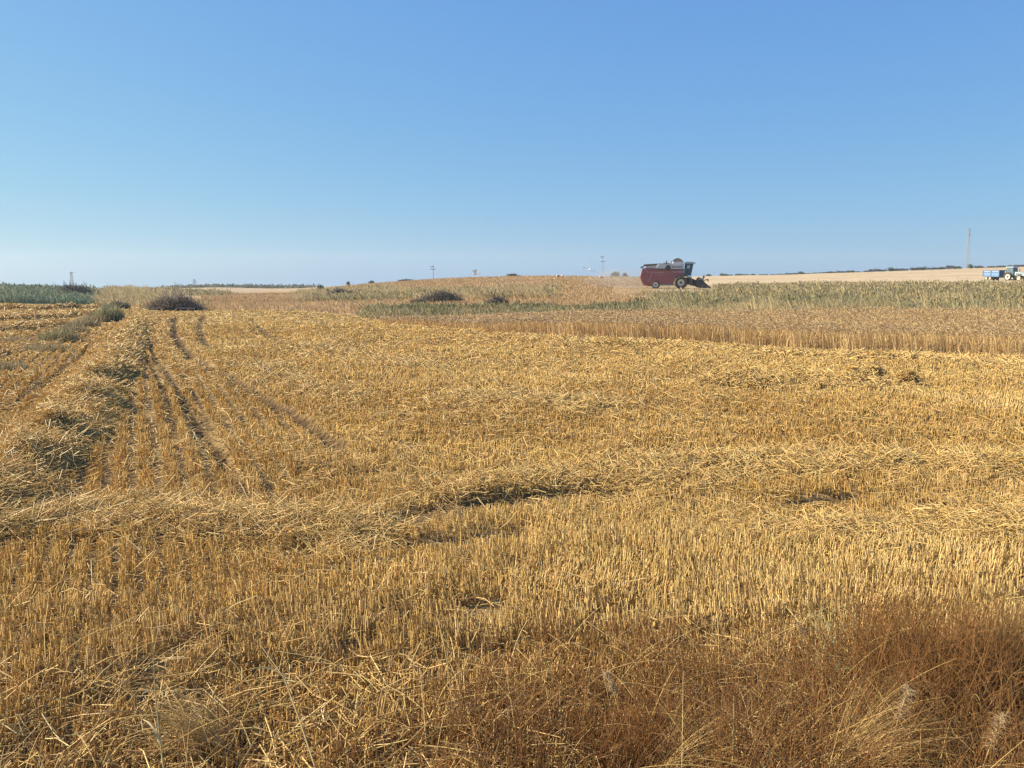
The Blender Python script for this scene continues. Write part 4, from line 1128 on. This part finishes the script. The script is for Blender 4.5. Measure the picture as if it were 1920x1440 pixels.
# ------------------------------------------------------------------ storks
def stork(loc, heading, label, pose, s=1.0, black=True, group='white storks over the fields'):
    if pose == 'up': s = 1.2
    S = Strands()
    WH = np.array([.78, .77, .74]); BK = np.array([.03, .03, .035]); RD = np.array([.45, .10, .04])
    def T(pts, rad, col, n=8):
        S.add(np.array([pts], float), np.array([rad], float), np.array([col], float), n)
    if pose == 'stand':
        T([(-.30, 0, .62), (-.18, 0, .66), (0, 0, .70), (.15, 0, .74), (.24, 0, .82)], [.02, .10, .15, .12, .05], WH, 10)
        T([(.20, 0, .78), (.28, 0, .92), (.26, 0, 1.05), (.30, 0, 1.12)], [.06, .04, .035, .05], WH, 8)
        T([(.30, 0, 1.12), (.38, 0, 1.11), (.55, 0, 1.06)], [.045, .022, .005], RD, 6)
        T([(-.42, 0, .56), (-.28, 0, .62), (-.05, 0, .70)], [.02, .11, .14], BK, 8)
        for y in (-.05, .05): T([(0, y, .62), (.01, y, .32), (0, y, 0), (.1, y, 0)], [.03, .016, .014, .01], RD, 5)
    else:
        T([(-.42, 0, -.02), (-.25, 0, 0), (0, 0, .02), (.2, 0, .02), (.35, 0, .04), (.6, 0, .05), (.68, 0, .05)], [.01, .10, .14, .11, .05, .04, .05], WH, 10)
        T([(.68, 0, .05), (.78, 0, .045), (.95, 0, .03)], [.04, .02, .004], RD, 6)
        for y in (-.04, .04): T([(-.25, y, -.05), (-.6, y, -.04), (-.85, y, -.03)], [.02, .014, .01], RD, 5)
        up = {'glide': .12, 'up': 1.05}[pose]
        for sgn in (-1, 1):
            n = 7; le = []; te = []
            for k in range(n):
                t = k / (n - 1); a = up * (1 - .35 * t) if pose == 'up' else up
                yy = sgn * (.08 + 1.0 * t * math.cos(a)); zz = .05 + 1.0 * t * math.sin(a) - .12 * t * t * (pose == 'glide')
                le.append((.18 + .06 * math.sin(PI * t) - .10 * t * t, yy, zz)); te.append((-.16 - .06 * t + .12 * t * t * t, yy, zz - .02))
            md = [tuple(.5 * (np.array(p) + np.array(q)) + np.array((0, 0, .02))) for p, q in zip(le, te)]
            V = le + md + te; Q = []; lo = len(V)
            V = V + [(p[0], p[1], p[2] - .025) for p in V]
            for r in range(2):
                for k in range(n - 1):
                    a = r * n + k; Q.append((a, a + 1, a + 1 + n, a + n)); Q.append((lo + a, lo + a + n, lo + a + 1 + n, lo + a + 1))
            C = np.array([WH] * n + [WH * .95] * n + [WH * .9] * 3 + [BK] * (n - 3)); C[n - 1] = BK; C[2 * n - 2:2 * n] = BK
            S.add_raw(np.array(V), np.array(Q), np.concatenate([C, C]))
    for i in range(len(S.V)): S.V[i] = S.V[i] * s
    o = S.build('stork', M_FEATHER); o.location = tuple(float(v) for v in loc); o.rotation_euler = (0, 0, heading)
    return tag(o, label, 'stork', group)
def air(px, py, Y): return (float(ulat(px)) * Y, Y, z_for(py, Y))
o = stork(air(890, 514.5, 150), .3, 'white stork flying low over the hill crest with raised wings', 'up'); 
o = stork(air(1105, 505.5, 125), 2.6, 'white stork gliding with spread wings left of the tallest power pole', 'glide'); o.rotation_euler = (0.3, 0, 1.75)
def standing(px, py, hd, label, s=1.0):
    p = ground_pt(px, py, 40); p[2] += .3 if p[1] > 60 else 0
    return stork(p, hd, label, 'stand', s)
standing(1045, 525.5, 2.8, 'leftmost of three white storks standing on the brown hill')
standing(1048.5, 524.5, .2, 'middle one of three white storks standing on the brown hill')
standing(1054.5, 525.0, 2.5, 'rightmost of three white storks standing on the brown hill')
standing(1125, 529.5, 2.9, 'dark winged white stork standing below the tallest power pole')
standing(1130.5, 529.5, .4, 'pale stork standing just right of the dark winged one below the tallest pole')
standing(1278, 552, 2.8, 'small white stork standing in front of the harvester front wheel', .42)

# ------------------------------------------------------------------ air
def build_dust():
    m = bpy.data.materials.new('dust'); m.use_nodes = True; nt = m.node_tree; nt.nodes.clear()
    out = nt.nodes.new('ShaderNodeOutputMaterial'); v = nt.nodes.new('ShaderNodeVolumePrincipled')
    v.inputs['Color'].default_value = (.92, .80, .66, 1); v.inputs['Density'].default_value = .085; v.inputs['Anisotropy'].default_value = .3
    nt.links.new(v.outputs[0], out.inputs['Volume'])
    c = at_depth(1168, 108); b = MB()
    n, k = 24, 12
    V = []
    for i in range(k + 1):
        for j in range(n):
            a, e = 2 * PI * j / n, PI * i / k
            q = 1 + .25 * math.sin(3 * a + 2 * e) * math.sin(e)
            V.append((4.6 * q * math.sin(e) * math.cos(a), 2.5 * q * math.sin(e) * math.sin(a), 1.5 * q * math.cos(e)))
    b._add(V, [(i * n + j, i * n + (j + 1) % n, (i + 1) * n + (j + 1) % n, (i + 1) * n + j) for i in range(k) for j in range(n)])
    o = b.build('dust_cloud', m); o.location = (float(c[0]), float(c[1]), float(c[2]) + 1.2); o['kind'] = 'stuff'
build_dust()
def build_haze():
    m = bpy.data.materials.new('haze'); m.use_nodes = True; nt = m.node_tree; nt.nodes.clear()
    out = nt.nodes.new('ShaderNodeOutputMaterial'); v = nt.nodes.new('ShaderNodeVolumePrincipled')
    v.inputs['Color'].default_value = (.82, .91, .90, 1); v.inputs['Density'].default_value = HAZE; v.inputs['Anisotropy'].default_value = .2
    nt.links.new(v.outputs[0], out.inputs['Volume'])
    o = MB().box((-2700, -40, -40), (2700, 1600, 45)).build('haze', m); o['kind'] = 'stuff'
HAZE = .00026
if HAZE: build_haze()

# ------------------------------------------------------------------ light, sky, camera
SUN_EL = math.radians(31); SUN_DIR = np.array([-.97, .20])
w = bpy.data.worlds.new('World'); SC.world = w; w.use_nodes = True
nt = w.node_tree; bg = nt.nodes['Background']
sk = nt.nodes.new('ShaderNodeTexSky'); sk.sky_type = 'NISHITA'; sk.sun_disc = False
sk.sun_elevation = SUN_EL; sk.sun_rotation = math.atan2(SUN_DIR[0], SUN_DIR[1])
sk.altitude = 100; sk.air_density = 1.0; sk.dust_density = .5; sk.ozone_density = 3.0
sep = nt.nodes.new('ShaderNodeSeparateColor'); cmb = nt.nodes.new('ShaderNodeCombineColor')
nt.links.new(sk.outputs[0], sep.inputs[0])
for k, (g_, a_) in enumerate(((.67, .618), (.52, 1.25), (.17, 3.27))):    # camera-like tone of the clear sky
    p_ = nt.nodes.new('ShaderNodeMath'); p_.operation = 'POWER'; p_.inputs[1].default_value = g_
    q_ = nt.nodes.new('ShaderNodeMath'); q_.operation = 'MULTIPLY'; q_.inputs[1].default_value = a_
    nt.links.new(sep.outputs[k], p_.inputs[0]); nt.links.new(p_.outputs[0], q_.inputs[0]); nt.links.new(q_.outputs[0], cmb.inputs[k])
nt.links.new(cmb.outputs[0], bg.inputs[0]); bg.inputs[1].default_value = .086
L = bpy.data.lights.new('sun', 'SUN'); L.energy = 5.0; L.angle = math.radians(.53); L.color = (1, .895, .71)
so = bpy.data.objects.new('sun', L); COL.objects.link(so)
from mathutils import Vector
d = Vector((SUN_DIR[0] * math.cos(SUN_EL), SUN_DIR[1] * math.cos(SUN_EL), math.sin(SUN_EL)))
so.rotation_euler = d.to_track_quat('Z', 'Y').to_euler()
cam = bpy.data.cameras.new('camera'); co = bpy.data.objects.new('camera', cam); COL.objects.link(co)
co.location = (0, 0, HC); co.rotation_euler = (PI / 2 - PITCH, 0, 0)
cam.sensor_fit = 'HORIZONTAL'; cam.sensor_width = 36; cam.lens = 36 * F / 1920; cam.clip_start = .05; cam.clip_end = 20000
SC.camera = co
SC.view_settings.view_transform = 'Standard'; SC.view_settings.look = 'None'; SC.view_settings.exposure = 1.06; SC.view_settings.gamma = 1
SC.cycles.use_denoising = True; SC.cycles.denoising_input_passes = 'RGB_ALBEDO_NORMAL'; SC.cycles.denoising_prefilter = 'ACCURATE'; SC.cycles.max_bounces = 6; SC.cycles.diffuse_bounces = 3; SC.cycles.volume_bounces = 0; SC.cycles.transparent_max_bounces = 8
